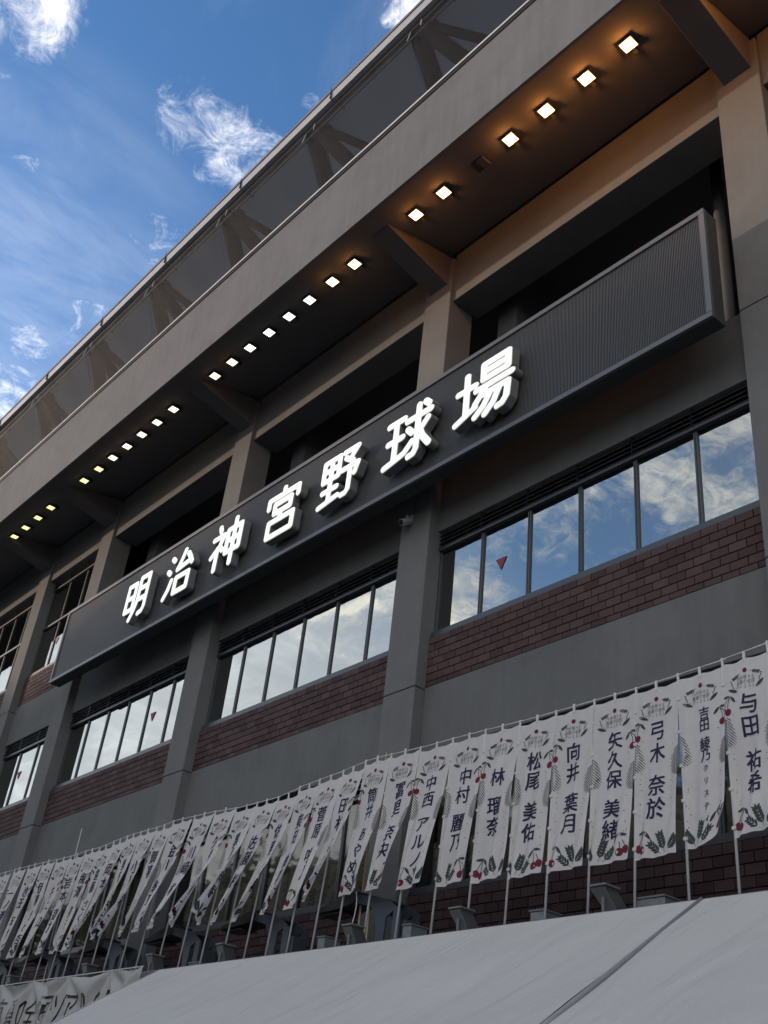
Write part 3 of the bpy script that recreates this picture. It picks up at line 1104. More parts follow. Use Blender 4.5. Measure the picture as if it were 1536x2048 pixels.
def glyph(ch, off=0.022):
    ch = (ch, off)
    if ch not in _gc:
        v, f = text_mesh(ch[0], 1.0, 0.0)
        if len(v) and off > 0:
            a0 = _area(v, f)
            cnt = {}
            for q in f:
                for i in range(len(q)):
                    e = tuple(sorted((q[i], q[(i + 1) % len(q)])))
                    cnt[e] = cnt.get(e, 0) + 1
            per = sum(float(np.linalg.norm(v[a] - v[b])) for (a, b), n in cnt.items() if n == 1)
            for o in (off, off * .75, off * .5, off * .3):
                v2, f2 = text_mesh(ch[0], 1.0, o)
                if abs(_area(v2, f2) - (a0 + per * o)) < 0.05 * a0:
                    v, f = v2, f2
                    break
        if len(v):
            c = (v.max(0) + v.min(0)) / 2
            v = v - c
            bm = bmesh.new()
            vs = [bm.verts.new((p[0], p[1], 0)) for p in v]
            for q in f:
                try:
                    bm.faces.new([vs[i] for i in q])
                except ValueError:
                    pass
            bmesh.ops.triangulate(bm, faces=bm.faces)
            for _ in range(3):
                es = [e for e in bm.edges if e.calc_length() > 0.28]
                if not es:
                    break
                bmesh.ops.subdivide_edges(bm, edges=es, cuts=1)
                bmesh.ops.triangulate(bm, faces=bm.faces)
            bm.verts.index_update()
            v = np.array([(p.co.x, p.co.y) for p in bm.verts])
            f = [tuple(q.index for q in p.verts) for p in bm.faces]
            bm.free()
        _gc[ch] = (v, f)
    return _gc[ch]


# ------------------------------------------------------------------ printed ornament in flag coordinates (u metres right, v metres down)
FWD, FHT = 0.465, 1.60


class Print:
    def __init__(self):
        self.v, self.f, self.m = [], [], []

    def add(self, pts, tris, mi):
        n = len(self.v)
        self.v += list(pts)
        self.f += [tuple(n + i for i in t) for t in tris]
        self.m += [mi] * len(tris)

    def ellipse(self, cx, cy, a, b, ang, mi, seg=10, pointed=False):
        pts = [(cx, cy)]
        for i in range(seg):
            t = 2 * PI * i / seg
            r = b * math.sin(t)
            if pointed:
                r *= abs(math.sin(t)) ** 0.5
            x, y = a * math.cos(t), r
            pts.append((cx + x * math.cos(ang) - y * math.sin(ang), cy + x * math.sin(ang) + y * math.cos(ang)))
        self.add(pts, [(0, 1 + i, 1 + (i + 1) % seg) for i in range(seg)], mi)

    def line(self, pts, w, mi):
        for (a, b) in zip(pts, pts[1:]):
            dx, dy = b[0] - a[0], b[1] - a[1]
            L = math.hypot(dx, dy) or 1
            nx, ny = -dy / L * w / 2, dx / L * w / 2
            self.add([(a[0] + nx, a[1] + ny), (a[0] - nx, a[1] - ny), (b[0] - nx, b[1] - ny), (b[0] + nx, b[1] + ny)], [(0, 1, 2), (0, 2, 3)], mi)

    def wheat(self, x, y, ang, L, mi=0, n=5, s=0.026):
        ca, sa = math.cos(ang), math.sin(ang)
        self.line([(x, y), (x + ca * L, y + sa * L)], 0.004, mi)
        for i in range(n):
            t = 0.25 + 0.7 * i / (n - 1)
            px, py = x + ca * L * t, y + sa * L * t
            for sg in (-1, 1):
                a = ang + sg * 0.65
                self.ellipse(px + math.cos(a) * s, py + math.sin(a) * s, s, s * 0.36, a, mi, 8, True)
        self.ellipse(x + ca * (L + s * .6), y + sa * (L + s * .6), s, s * 0.36, ang, mi, 8, True)

    def cherries(self, x, y, s=1.0, flip=1):
        self.line([(x, y), (x + .018 * s * flip, y + .05 * s), (x + .022 * s * flip, y + .085 * s)], 0.005 * s, 0)
        self.line([(x, y), (x + .035 * s * flip, y + .035 * s), (x + .052 * s * flip, y + .07 * s)], 0.005 * s, 0)
        self.ellipse(x + .018 * s * flip, y + .105 * s, .024 * s, .026 * s, .4, 2, 12)
        self.ellipse(x + .056 * s * flip, y + .090 * s, .023 * s, .026 * s, -.4, 2, 12)
        self.ellipse(x - .022 * s * flip, y + .022 * s, .032 * s, .011 * s, 2.2 if flip > 0 else .95, 0, 8, True)
        self.ellipse(x + .030 * s * flip, y - .002 * s, .030 * s, .010 * s, .15 * flip, 0, 8, True)

    def palm(self, x, y, L, wid, flip=1):
        self.line([(x, y), (x, y + L)], 0.006, 3)
        n = 11
        for i in range(n):
            t = i / (n - 1)
            py = y + L * t * 0.95
            ww = wid * math.sin(PI * min(1, 0.15 + t * 0.85)) ** 0.7
            self.ellipse(x + flip * ww * .5, py + ww * 0.55, ww * .72, 0.0048, math.atan2(1.05, flip), 3, 8, True)


EMBLEM = ['乃木坂46', '真夏の全国', 'ツアー2024']


def base_print(var):
    p = Print()
    cx = FWD * 0.50
    # wreath
    p.ellipse(cx, 0.115, 0.017, 0.020, 0, 2, 12)
    p.wheat(cx - .040, 0.128, 2.70, 0.060, n=4, s=.012)
    p.wheat(cx + .040, 0.125, .35, 0.060, n=4, s=.012)
    p.ellipse(cx - .105, 0.255, .042, .014, .45, 0, 10, True)
    p.ellipse(cx + .105, 0.240, .042, .014, -.75, 0, 10, True)
    for k in range(5):
        p.ellipse(cx - .12 + .004 * k, .175 + .013 * k, .008, .004, .5 + k, 0, 6)
        p.ellipse(cx + .12 - .004 * k, .160 + .013 * k, .008, .004, .5 + k, 0, 6)
    for r, s in enumerate(EMBLEM):
        w = 0.030
        tot = len(s) * 0.029
        for i, ch in enumerate(s):
            v, f = glyph(ch, 0.0)
            if len(v):
                q = [(cx - tot / 2 + (i + .5) * 0.029 + a * 0.029, 0.172 + r * 0.038 - b * 0.038) for a, b in v]
                p.add(q, f, 4)
    if var == 0:
        p.cherries(FWD - .05, .38, 1.35, 1)
        p.palm(0.004, .56, .30, .105, 1)
        p.palm(FWD - .004, .68, .28, .075, -1)
        p.wheat(.09, FHT - .02, -2.2, .13, s=.030)
        p.wheat(.13, FHT - .03, -1.25, .16, s=.032)
        p.wheat(.17, FHT - .02, -.75, .13, n=4, s=.030)
        p.cherries(FWD - .12, FHT - .23, 1.5, 1)
    else:
        p.palm(0.004, .50, .30, .105, 1)
        p.cherries(.06, .33, 1.35, -1)
        p.palm(FWD - .004, .62, .28, .08, -1)
        p.cherries(.13, FHT - .23, 1.5, -1)
        p.wheat(FWD - .09, FHT - .02, -0.95, .13, s=.030)
        p.wheat(FWD - .13, FHT - .03, -1.9, .16, s=.032)
        p.wheat(FWD - .17, FHT - .02, -2.4, .13, n=4, s=.030)
    rr = random.Random(11 + var)
    for k in range(16):
        side = rr.choice((0.05, FWD - 0.06))
        p.ellipse(side + rr.uniform(-.03, .03), rr.uniform(.3, FHT - .1), .006, .006, 0, rr.choice((4, 4, 5)), 7)
    for k in range(10):
        side = rr.choice((0.06, FWD - 0.07))
        x, y = side + rr.uniform(-.02, .02), rr.uniform(.5, FHT - .25)
        a = rr.uniform(-1, 1)
        p.line([(x, y), (x + .014 * math.cos(a), y + .014 * math.sin(a))], .004, 4)
    return p


BASE = [base_print(0), base_print(1)]
for b_ in BASE:      # the wreath emblem fills most of the width
    b_.v = [((u - FWD * .5) * 1.28 + FWD * .5, 0.10 + (v_ - 0.10) * 1.18) if v_ < 0.29 else (u, v_) for (u, v_) in b_.v]

NAMES = ['山下美月', '与田 祐希', '吉田 綾乃クリスティー', '弓木 奈於', '矢久保 美緒', '向井 葉月', '松尾 美佑', '林 瑠奈', '中村 麗乃', '中西 アルノ',
         '冨里 奈央', '筒井 あやめ', '田村 真佑', '菅原 咲月', '柴田 柚菜', '佐藤 璃果', '佐藤 楓', '黒見 明香', '久保 史緒里', '川﨑 桜',
         '金川 紗耶', '賀喜 遥香', '小川 彩', '奥田 いろは', '岡本 姫奈', '遠藤 さくら', '梅澤 美波', '岩本 蓮加', '井上 和', '伊藤 理々杏',
         '池田 瑛紗', '一ノ瀬 美空', '五百城 茉央', '阪口 珠美']
POLES = [(0.51, 6.061), (0.046, 6.022), (-0.438, 6.005), (-0.923, 5.992), (-1.439, 5.999), (-1.944, 6.003), (-2.45, 6.011), (-2.966, 6.033), (-3.483, 6.049),
         (-4.031, 6.058), (-4.557, 6.088), (-5.037, 6.106), (-5.472, 6.064), (-5.956, 6.043), (-6.381, 6.022), (-6.844, 5.97), (-7.344, 5.978), (-7.868, 5.99),
         (-8.418, 6.039), (-8.982, 6.065), (-9.595, 6.089), (-10.076, 6.064), (-10.576, 6.075), (-11.016, 6.073), (-11.456, 6.055), (-11.921, 6.022),
         (-12.426, 6.032), (-12.968, 6.019), (-13.525, 6.036), (-14.089, 6.06), (-14.699, 6.078), (-15.327, 6.092), (-16.006, 6.098), (-16.7, 6.10)]
BLOW = [8, 14, 12, 4, 5, 6, 5, 8, 10, 16, 24, 18, 74, 40, 56, 68, 60, 92, 72, 52, 44, 58, 70, 78, 56, 26, 22, 40, 34, 20, 30, 44, 46, 44]
FY = -1.0


class Flag:
    """cloth surface hanging from a pole on its left, blown out and to the left by the wind"""

    def __init__(self, i, width):
        r = random.Random(100 + i)
        self.blow = math.radians(BLOW[i] * (0.58 if i >= 12 else 1.0))
        self.bil = r.uniform(0.16, 0.34) if i >= 12 else (0.06 if i >= 9 else 0.0)
        if i >= 25:
            self.bil *= 0.6
        self.ph = r.uniform(0, 6.28)
        self.k = r.uniform(1.3, 2.1)
        self.c = r.uniform(0.3, 1.4)
        self.ph2 = r.uniform(0, 6.28)
        self.lean = -0.035 - min(0.15, 0.010 * i) if i > 2 else 0.0
        self.w = width
        self.i = i
        self.amp = 0.46 + 0.18 * r.random() + (0.15 if BLOW[i] > 30 else 0)
        nu, nv = 28, 56
        self.nu, self.nv = nu, nv
        G = np.zeros((nv + 1, nu + 1, 3))
        for b in range(nv + 1):
            v = b / nv
            x = self.lean * v - self.bil * v ** 1.6
            y = -0.30 * self.bil * v ** 1.4 - 0.04 * self.bil * math.sin(9 * v)
            gv = v ** 1.15 * (0.35 + 0.65 * min(1.0, v * 1.6))
            spring = 1.0 - 0.08 * gv * (self.blow / 1.2)
            for a in range(nu + 1):
                u = a / nu
                ph = self.blow * gv * (0.30 + 0.95 * u)
                ph += self.amp * math.sin(2 * PI * (self.k * u + self.c * v) + self.ph) * (0.25 + 0.75 * v) * (0.5 + .5 * math.sin(PI * min(1, u * 1.3)))
                ph += 0.24 * math.sin(2 * PI * 3.3 * u + self.ph2 + 5 * v) * (0.4 + v)
                if a:
                    ds = self.w / nu
                    x += ds * math.cos(ph)
                    y -= ds * math.sin(ph)
                # drop: free edge rises a little when blown; top edge sags between ties
                lift = 0.12 * (self.blow / 1.2) * gv * u ** 1.5
                sag = 0.016 * math.sin(PI * 2 * u) ** 2 * math.exp(-v * 10)
                if i == 2:
                    lift += 0.22 * max(0, u - .45) ** 2 * v ** 4 * 4
                G[b, a] = (x, y - 0.012, -(0.035 + v * FHT * spring) + lift - sag)
        self.G = G
        du = np.gradient(G, axis=1)
        dv = np.gradient(G, axis=0)
        n = np.cross(du, dv)
        n /= np.linalg.norm(n, axis=2, keepdims=True) + 1e-9
        # outward (front) normal points to -y when hanging straight
        if n[0, 0, 1] > 0:
            n = -n
        self.N = n

    def at(self, uv, off):
        """uv in metres on the cloth (u right, v down)"""
        U = np.clip(uv[:, 0] / FWD, 0, 1) * self.nu
        V = np.clip(uv[:, 1] / FHT, 0, 1) * self.nv
        a = np.minimum(U.astype(int), self.nu - 1)
        b = np.minimum(V.astype(int), self.nv - 1)
        fu = (U - a)[:, None]
        fv = (V - b)[:, None]

        def bl(T):
            return (T[b, a] * (1 - fu) * (1 - fv) + T[b, a + 1] * fu * (1 - fv) + T[b + 1, a] * (1 - fu) * fv + T[b + 1, a + 1] * fu * fv)
        return bl(self.G) + bl(self.N) * off


def np_mesh(name, v, f, mats, mi=None, smooth=False):
    me = bpy.data.meshes.new(name)
    me.from_pydata([tuple(p) for p in v], [], f)
    for mm in mats:
        me.materials.append(mm)
    if mi is not None:
        me.polygons.foreach_set('material_index', mi)
    if smooth:
        me.polygons.foreach_set('use_smooth', [True] * len(f))
    me.update()
    return me


ordw = ['partly out of frame at the right edge', 'rightmost whole', 'second', 'third', 'fourth', 'fifth', 'sixth', 'seventh', 'eighth', 'ninth', 'tenth',
        'eleventh', 'twelfth', 'thirteenth', 'fourteenth', 'fifteenth', 'sixteenth', 'seventeenth', 'eighteenth', 'nineteenth', 'twentieth']
tens = {2: 'twenty', 3: 'thirty'}
ones = ['', 'first', 'second', 'third', 'fourth', 'fifth', 'sixth', 'seventh', 'eighth', 'ninth']


def ordinal(i):
    if i < len(ordw):
        return ordw[i]
    if i == 30:
        return 'thirtieth'
    return tens[i // 10] + '-' + ones[i % 10]


for i, (px, pz) in enumerate(POLES):
    width = (POLES[i - 1][0] - px + 0.008) if i else 0.46
    width = max(0.40, min(0.56, width))
    fl = Flag(i, width)
    txt = NAMES[i]
    nch = len(txt.replace(' ', ''))
    how = 'hanging flat' if BLOW[i] < 20 else ('slightly twisted' if BLOW[i] < 45 else ('curled to the left' if BLOW[i] < 70 else 'blown into a narrow curl'))
    if i == 0:
        lab = 'white printed banner flag cut off by the right edge of the photo'
    elif i == 1:
        lab = f'white banner flag with {nch} navy characters, rightmost one fully in view'
    else:
        lab = f'white flag with {nch} navy characters, {how}, {ordinal(i)} from the right'
    t = thing('banner_flag', lab, 'banner flag', (px, FY, pz), 'banner flags standing in a row along the canopy')
    # cloth
    G = fl.G.reshape(-1, 3)
    nu, nv = fl.nu, fl.nv
    faces = [(b * (nu + 1) + a, b * (nu + 1) + a + 1, (b + 1) * (nu + 1) + a + 1, (b + 1) * (nu + 1) + a) for b in range(nv) for a in range(nu)]
    link('cloth', np_mesh('cloth', G, faces, [M['cloth']], smooth=True), t)
    # ornament + lettering on both faces (the ink shows through)
    bp_ = BASE[i % 2]
    uv = np.array(bp_.v)
    for nm, off in (('printed_ornament', 0.0022), ('printed_ornament_back', -0.0022)):
        if nm.endswith('back') and BLOW[i] < 30:
            continue
        po = link('printed_ornament', np_mesh('printed_ornament', fl.at(uv, off), bp_.f, [M['leaf'], M['ink'], M['cherry'], M['palm'], M['tiny'], M['pink']], bp_.m), t)
        po['kind'] = 'stuff'
    chars = list(txt)
    long = nch > 6
    cs = 0.185 if nch <= 4 else (0.172 if nch == 5 else 0.15)
    gap = 0.212 if nch <= 4 else 0.196 if nch <= 5 else 0.168
    total = sum(gap if c != ' ' else gap * .45 for c in chars)
    y = 0.335 + max(0, (0.96 - total)) * 0.45
    if long:
        cs, y = 0.118, 0.34
        gap = 0.118
    lv, lf, lo = [], [], []
    cxu = FWD * (0.53 if not long else 0.56)
    for k, c in enumerate(chars):
        if c == ' ':
            y += gap * .45
            continue
        s = cs if not (long and k > 4) else 0.062
        v, f = glyph('｜' if c == 'ー' else c, 0.0)
        bold = s * 0.020
        for li, (sx_, sy_) in enumerate(((-1, -.7), (1, .7), (-1, .7), (1, -.7))):
            n = len(lv)
            lv += [(cxu + a * s * 1.0 + sx_ * bold, y + cs / 2 - b * s * 1.10 + sy_ * bold) for a, b in v]
            lo += [0.0030 + 0.0003 * li] * len(v)
            lf += [tuple(n + q for q in tt) for tt in f]
        y += gap
    lv = np.array(lv)
    lo = np.array(lo)[:, None]
    lab_o = link('lettering', np_mesh('lettering', fl.at(lv, lo), lf, [M['ink']]), t)
    if BLOW[i] >= 30:
        link('lettering', np_mesh('lettering', fl.at(lv, -lo), lf, [M['ink']]), t)
    # pole, top rod, ties
    MB().tube((0, 0, 0.035), (fl.lean * (pz - 3.84) / FHT, 0, 3.84 - pz), 0.0125, 8).build('pole', M['pole'], t, smooth=True)
    MB().tube((-0.02, -0.004, 0.02), (width + 0.035, -0.006, 0.018 + (POLES[i - 1][1] - pz if i else 0) * .9), 0.007, 6).build('top_rod', M['pole'], t, smooth=True)
    tb = MB()
    for vv in ((0.12, 0.32, 0.52, 0.72, 0.93) if i < 9 else (0.10, 0.26)):
        lx = fl.lean * vv
        tb.box(lx - 0.018, lx + 0.022, -0.019, 0.016, -0.035 - vv * FHT - 0.014, -0.035 - vv * FHT + 0.014)
    e = fl.at(np.array([[FWD * 0.5, 0.0]]), 0)[0]
    tb.box(e[0] - 0.012, e[0] + 0.012, e[1] - 0.006, e[1] + 0.006, e[2] - 0.03, 0.032)
    tb.build('tie_loop', M['cloth'], t)

# ------------------------------------------------------------------ steel arm lamps behind the flags
def arm_lamp(x, label):
    t = thing('arm_lamp', label, 'lamp arm', (x, -0.75, 3.84), 'curved steel arm lamps on the canopy')
    mb = MB()
    # twin gusset plates curving up and to the left
    poly = [(0.10, 0.0), (0.10, 0.46), (-0.15, 0.60), (-0.75, 0.72), (-0.80, 0.64), (-0.42, 0.54), (-0.30, 0.36), (-0.26, 0.0), (-0.17, 0.0), (-0.14, 0.40), (-0.02, 0.46), (-0.02, 0.0)]
    for y in (-0.16, 0.12):
        mb.prism(poly, y, y + 0.025, 'y')
    mb.prism([(-0.15, 0.6), (-0.75, 0.72), (-0.75, 0.70), (-0.15, 0.58)], -0.134, 0.119, 'y')
    mb.build('arm_plate', M['blue_steel'], t)
    MB().box(0.0, 0.16, -0.12, 0.10, 0.10, 0.36).build('ballast_box', M['blue_steel'], t, bevel=0.01)
    hd = MB().prism([(-0.70, 0.62), (-0.66, 0.74), (-0.90, 0.73), (-1.45, 0.60), (-1.47, 0.55), (-0.95, 0.58)], -0.17, 0.14, 'y')
    hd.build('lamp_head', M['steel_dark'], t, bevel=0.008)
    MB().box(-1.40, -0.98, -0.14, 0.11, 0.535, 0.548).build('lamp_glass', M['flood_dark'], t)
    MB().tube((-0.72, -0.19, 0.67), (-0.72, 0.17, 0.67), 0.05, 10).build('hinge', M['steel_dark'], t)
    MB().box(-0.36, -0.30, -0.10, -0.04, 0.0, 0.50).box(-0.42, 0.0, -0.12, 0.02, 0.0, 0.03).build('base_frame', M['flood_top'], t)
    return t


for x, lb in ((-4.35, 'blue grey steel arm lamp under the first curled flags, rightmost of its row'),
              (-6.42, 'blue grey steel arm lamp in the middle, second from the right, beside a floodlight'),
              (-8.45, 'blue grey steel arm lamp above the tent corner, third from the right'),
              (-10.55, 'blue grey steel arm lamp above the lettered horizontal banner, fourth from the right'),
              (-12.65, 'dark steel arm lamp at the left, fifth from the right'),
              (-14.75, 'dark steel arm lamp at the left edge of the photo')):
    arm_lamp(x, lb)


def wedge(x, label, s=1.0, ry=0.0):
    t = thing('wedge_floodlight', label, 'floodlight', (x, -1.22, 3.84), 'tilted floodlights behind the tent')
    bd = MB().prism([(-0.14, 0.30), (-0.13, 0.26), (0.06, 0.02), (0.20, 0.02), (0.17, 0.09), (0.06, 0.255), (0.05, 0.30)], -0.11, 0.11, 'y')
    bd.build('housing', M['flood'], t, bevel=0.006)
    MB().box(-0.155, 0.065, -0.125, 0.125, 0.300, 0.325).build('visor', M['flood_top'], t, bevel=0.004)
    MB().prism([(-0.136, 0.245), (-0.13, 0.24), (0.05, 0.012), (0.044, 0.017)], -0.09, 0.09, 'y').build('glass', M['flood_dark'], t)
    MB().box(0.02, 0.05, -0.13, -0.112, 0.0, 0.18).box(0.02, 0.05, 0.112, 0.13, 0.0, 0.18).build('yoke', M['flood_top'], t)
    t.scale = (s, s, s)
    t.rotation_euler = (0, 0, ry)
    return t


for x, s, lb in ((-1.12, 0.85, 'grey tilted floodlight nearest the tent seam, largest and rightmost of its row'),
              (-2.92, 0.82, 'grey tilted floodlight second from the right, under the flat hanging flags'),
              (-4.62, 0.80, 'grey tilted floodlight beside the rightmost steel arm lamp'),
              (-7.16, 0.80, 'grey tilted floodlight between the second and third steel arm lamps'),
              (-8.90, 0.80, 'grey tilted floodlight just above the left corner of the tent'),
              (-10.80, 0.80, 'grey tilted floodlight above the horizontal banner'),
              (-13.5, 0.80, 'grey tilted floodlight at the far left above the banner')):
    wedge(x, lb, s)

for (x, w, h, lb) in ((-0.86, 0.30, 0.20, 'zinc junction box beside the largest tilted floodlight'), (-2.18, 0.17, 0.22, 'small zinc junction box below the fifth flag'),
                   (-4.05, 0.13, 0.26, 'small zinc junction box right of the first steel arm lamp'), (-5.55, 0.13, 0.26, 'small zinc junction box under the curled flags left of an arm lamp'),
                   (-8.3, 0.25, 0.16, 'low dark junction box behind the left tent corner'), (-10.0, 0.12, 0.2, 'small junction box above the horizontal banner')):
    t = thing('junction_box', lb, 'junction box', (x, -0.85, 3.84), 'junction boxes on the canopy')
    MB().box(-w / 2, w / 2, -0.12, 0.12, 0, h).build('box_body', M['zinc'], t, bevel=0.006)
    MB().box(-w / 2 - .012, w / 2 + .012, -0.132, 0.132, h + .001, h + .016).build('lid', M['flood_top'], t)

for (x, y, z1, r, lb, mt) in ((-4.93, -0.80, 6.27, 0.011, 'thin bamboo stick rising above the flag rods right of the curled flags', 'wood'),
                       (-5.10, -0.80, 5.2, 0.012, 'thin bamboo stick behind the curled flags by the arm lamp', 'wood'),
                       (-13.3, -0.80, 6.62, 0.009, 'thin grey rod rising above the flags below the second pillar from the left', 'pole'),
                       (-17.0, -0.80, 6.75, 0.009, 'thin grey rod rising above the leftmost flags', 'pole')):
    tag(MB().tube((x, y, 3.84), (x + .02, y, z1), r, 6).build('stick', M[mt]), lb, 'stick')
# loose cable hanging by the first arm lamp
cb = MB()
pp = [(-4.95 + 0.03 * math.sin(k * .9), -1.0, 4.55 - k * 0.09) for k in range(9)]
for a, b in zip(pp, pp[1:]):
    cb.tube(a, b, 0.006, 5)
tag(cb.build('cable', M['pole']), 'thin pale cable hanging beside the rightmost steel arm lamp', 'cable')

# ------------------------------------------------------------------ horizontal banner on the canopy edge
bn = thing('horizontal_banner', 'pale creased horizontal banner with tall slanted black lettering at the lower left', 'banner', (-11.0, -1.6, 3.0))
nu, nv = 150, 26
bx0, bx1, bh = -16.5, -8.45, 0.95
TIEX = [-16.5, -15.3, -14.1, -12.9, -11.75, -10.55, -9.3, -8.45]


def ban(u, w):
    """u: world x, w: 0 top..1 bottom -> local point"""
    d = min(abs(u - t_) for t_ in TIEX)
    span = 0.6
    sag = 0.035 * (min(1, d / span)) ** 1.2 * math.exp(-w * 3.5)
    # folds radiate from the ties
    k = min(range(len(TIEX)), key=lambda q: abs(u - TIEX[q]))
    dx = u - TIEX[k]
    ang = math.atan2(w * bh + 0.02, dx)
    fold = 0.045 * math.sin(ang * 7 + k * 1.7) * math.exp(-w * 1.0) * min(1, (abs(dx) + w) * 3)
    fold += 0.03 * math.sin(u * 3.1 + w * 2.2) * w
    return (u + 11.0, -0.03 + fold, 0.84 - sag - w * bh)


v = [ban(bx0 + (bx1 - bx0) * a / nu, b / nv) for b in range(nv + 1) for a in range(nu + 1)]
f = [(b * (nu + 1) + a, b * (nu + 1) + a + 1, (b + 1) * (nu + 1) + a + 1, (b + 1) * (nu + 1) + a) for b in range(nv) for a in range(nu)]
link('cloth', np_mesh('cloth', v, f, [M['banner']], smooth=True), bn)
lv, lf = [], []
for c, tx, wsc in (('木', -14.0, .34), ('坂', -13.55, .34), ('4', -13.22, .26), ('6', -13.02, .26), ('真', -12.66, .33), ('夏', -12.28, .33), ('の', -11.95, .33),
                   ('全', -11.58, .35), ('国', -11.16, .38), ('ツ', -10.74, .34), ('ア', -10.34, .36), ('P', -9.98, .30), ('O', -9.62, .30), ('P', -9.28, .30)):
    g, ff = glyph(c, 0.0)
    n = len(lv)
    hh = 0.56 if ord(c) > 255 else 0.66
    for a, b in g:
        w = 0.48 - b * hh / bh
        x = tx + a * wsc + b * 0.10
        p = ban(x, max(0, w))
        lv.append((p[0], p[1] - 0.006, p[2]))
    lf += [tuple(n + q for q in tt) for tt in ff]
link('lettering', np_mesh('lettering', lv, lf, [M['black']]), bn)
for cxp, cyp, r_, mm in ((-14.0, 0.22, 0.15, 'pink'), (-13.2, 0.30, 0.13, 'tiny')):
    pr = MB()
    q = []
    for k in range(9):
        a = 2 * PI * k / 9
        rr = r_ * (1 if k % 2 else .7)
        p = ban(cxp + rr * math.cos(a), max(0.02, cyp + rr * math.sin(a) / bh))
        q.append((p[0], p[1] - 0.004, p[2]))
    c0 = ban(cxp, cyp)
    link('printed_shape', np_mesh('printed_shape', [(c0[0], c0[1] - .004, c0[2])] + q, [(0, 1 + k, 1 + (k + 1) % 9) for k in range(9)], [M[mm]]), bn)
MB().tube((bx0 + 11, -0.02, 0.85), (bx1 + 11, -0.02, 0.85), 0.008, 6).build('rope', M['pole'], bn)

# ------------------------------------------------------------------ two white event tents
def tent(label, loc, xl_top, xr_top, xl_bot, xr_bot, seed):
    t = thing('event_tent', label, 'tent', loc, 'white event tents side by side')
    lx, ly, lz = loc
    r = random.Random(seed)
    nu, nv = 70, 40
    yt, zt, yb, zb = -3.0, 3.365, -5.45, 1.92
    v = []
    for b in range(nv + 1):
        w = b / nv
        for a in range(nu + 1):
            u = a / nu
            x = (xl_top + (xr_top - xl_top) * u) * (1 - w) + (xl_bot + (xr_bot - xl_bot) * u) * w
            y = yt + (yb - yt) * w
            z = zt + (zb - zt) * w
            belly = -0.05 * math.sin(PI * w) * math.sin(PI * min(1, u * 1.0)) ** 0.5
            wr = 0.010 * math.sin(x * 2.3 + w * 7 + seed) * math.sin(PI * w) + 0.006 * math.sin(x * 5.1 - w * 9 + seed * 2) * math.exp(-w * 2)
            wr += 0.035 * math.exp(-((x - xr_top) * 1.1 + w * 1.6 + 1.2) ** 2 * 3.0)
            wr -= 0.03 * math.exp(-((x - xl_top) * 1.0 - w * 2.2 - 0.8) ** 2 * 4.0)
            wr *= min(1.0, w * 3.0)
            v.append((x - lx, y - ly, z + belly + wr - lz))
    f = [(b * (nu + 1) + a, b * (nu + 1) + a + 1, (b + 1) * (nu + 1) + a + 1, (b + 1) * (nu + 1) + a) for b in range(nv) for a in range(nu)]
    # far slope down to the building
    n0 = len(v)
    v += [(xl_top - lx, -2.3 - ly, 2.9 - lz), (xr_top - lx, -2.3 - ly, 2.9 - lz)]
    f.append((0, nu, n0 + 1, n0))
    link('canopy', np_mesh('canopy', v, f, [M['tent']], smooth=True), t)
    # valance
    MB().box(xl_bot - lx, xr_bot - lx, yb - ly - 0.012, yb - ly, zb - 0.28 - lz, zb + 0.002 - lz).build('valance', M['tent'], t)
    fr = MB()
    for (x, y, z) in ((xl_bot + .05, yb + .04, zb - .03), (xr_bot - .05, yb + .04, zb - .03), (xl_top + .1, -2.35, 2.88), (xr_top - .1, -2.35, 2.88)):
        lg = MB().tube((x - lx, y - ly, -lz), (x - lx, y - ly, z - lz), 0.024, 10)
        lg.build('leg', M['pole'], t, smooth=True)
    MB().tube((xl_top - lx, yt - ly, zt - 0.035 - lz), (xr_top - lx, yt - ly, zt - 0.035 - lz), 0.02, 8).build('ridge_pole', M['pole'], t)
    # edge hem with rope, dark piping on the left side edge
    he = MB()
    P0 = Vector((xl_top - lx, yt - ly, zt - lz))
    P1 = Vector((xl_bot - lx, yb - ly, zb - lz))
    he.tube(P0, P1, 0.015 if seed == 5 else 0.006, 8)
    he.build('edge_piping', M['piping'] if seed == 5 else M['tent'], t, smooth=True)
    return t


M['piping'] = plain('edge_piping', (0.24, 0.24, 0.245), 0.6)
tent('large white tent roof filling the bottom of the photo left of the dark seam', (-2.2, -4.2, 0), -5.52, 1.03, -4.85, 1.36, 1)
tent('white tent roof in the bottom right corner, right of the dark seam', (3.5, -4.2, 0), 1.055, 7.4, 1.39, 7.7, 5)

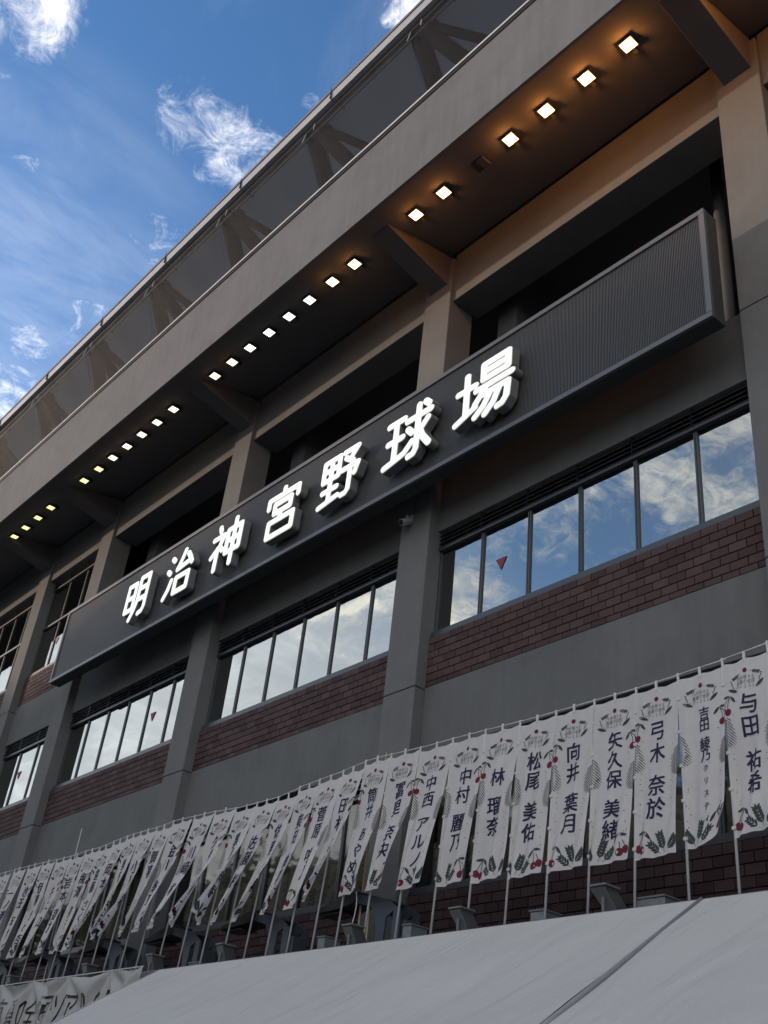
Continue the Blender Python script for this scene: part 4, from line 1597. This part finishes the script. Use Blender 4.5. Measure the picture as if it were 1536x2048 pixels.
# ------------------------------------------------------------------ trees across the plaza (they show as reflections and keep the low sun off the lower wall)
def tree(x, y, h, r, seed, label):
    t = thing('plane_tree', label, 'tree', (x, y, 0), 'tall trees across the plaza')
    rr = random.Random(seed)
    tr = MB()
    tr.tube((0, 0, 0), (0.1, 0, h * 0.35), 0.38, 10, 0.28)
    tr.tube((0.1, 0, h * 0.35), (0.3, 0.1, h * 0.8), 0.28, 8, 0.08)
    for k in range(9):
        a = rr.uniform(0, 6.28)
        z0 = h * rr.uniform(.28, .6)
        L = r * rr.uniform(.6, .95)
        tr.tube((0.1, 0, z0), (math.cos(a) * L, math.sin(a) * L, z0 + h * rr.uniform(.12, .3)), 0.13, 6, 0.03)
    tr.build('trunk', M['bark'], t)
    # crown: clumps of leaf-sized faces over a dense interior
    nr = np.random.default_rng(seed)
    cen = []
    for k in range(46):
        a = rr.uniform(0, 6.28)
        zz = rr.uniform(0.16, 1.0)
        prof = math.sin(PI * min(0.98, 0.18 + zz * 0.80)) ** 0.6
        rad = r * prof * math.sqrt(rr.random()) * 0.95
        cen.append((math.cos(a) * rad, math.sin(a) * rad, h * (0.1 + 0.86 * zz) - 0.4))
    cen = np.array(cen)
    N = 5200
    ci = nr.integers(0, len(cen), N)
    d = nr.normal(size=(N, 3))
    d /= np.linalg.norm(d, axis=1)[:, None]
    P = cen[ci] + d * (nr.random(N) ** 0.4)[:, None] * (1.55 + 0.5 * nr.random(N))[:, None] * r * 0.24
    s = 0.22 + 0.22 * nr.random(N)
    a1 = nr.normal(size=(N, 3))
    a1 /= np.linalg.norm(a1, axis=1)[:, None]
    a2 = np.cross(a1, d)
    a2 /= np.linalg.norm(a2, axis=1)[:, None] + 1e-9
    V = np.empty((N, 4, 3))
    V[:, 0] = P - a1 * s[:, None]
    V[:, 1] = P - a2 * s[:, None] * .55
    V[:, 2] = P + a1 * s[:, None]
    V[:, 3] = P + a2 * s[:, None] * .55
    V[:, :, 2] = np.maximum(V[:, :, 2], h * .1)
    me = np_mesh('crown', V.reshape(-1, 3), [(4 * k, 4 * k + 1, 4 * k + 2, 4 * k + 3) for k in range(N)], [M['foliage']])
    link('crown', me, t)
    return t


k = 0
for row, (yy, hh) in enumerate(((-34, 21.2), (-40, 22.0))):
    for q in range(13):
        x = -92 + q * 7.2 + row * 3.4
        rr = random.Random(500 + k)
        if row == 1 and q > 9:
            continue
        tree(x + rr.uniform(-.8, .8), yy + rr.uniform(-1.2, 1.2), hh + rr.uniform(-0.8, 0.5) + (2.5 if x > -42 else 0), rr.uniform(4.4, 5.2), 900 + k,
             ['leafy tree in the front row across the plaza', 'leafy tree in the back row across the plaza'][row])
        k += 1
tree(-60.0, -23.5, 19.0, 3.6, 77, 'slender tree nearest the stadium, its top mirrored in the lower left window')
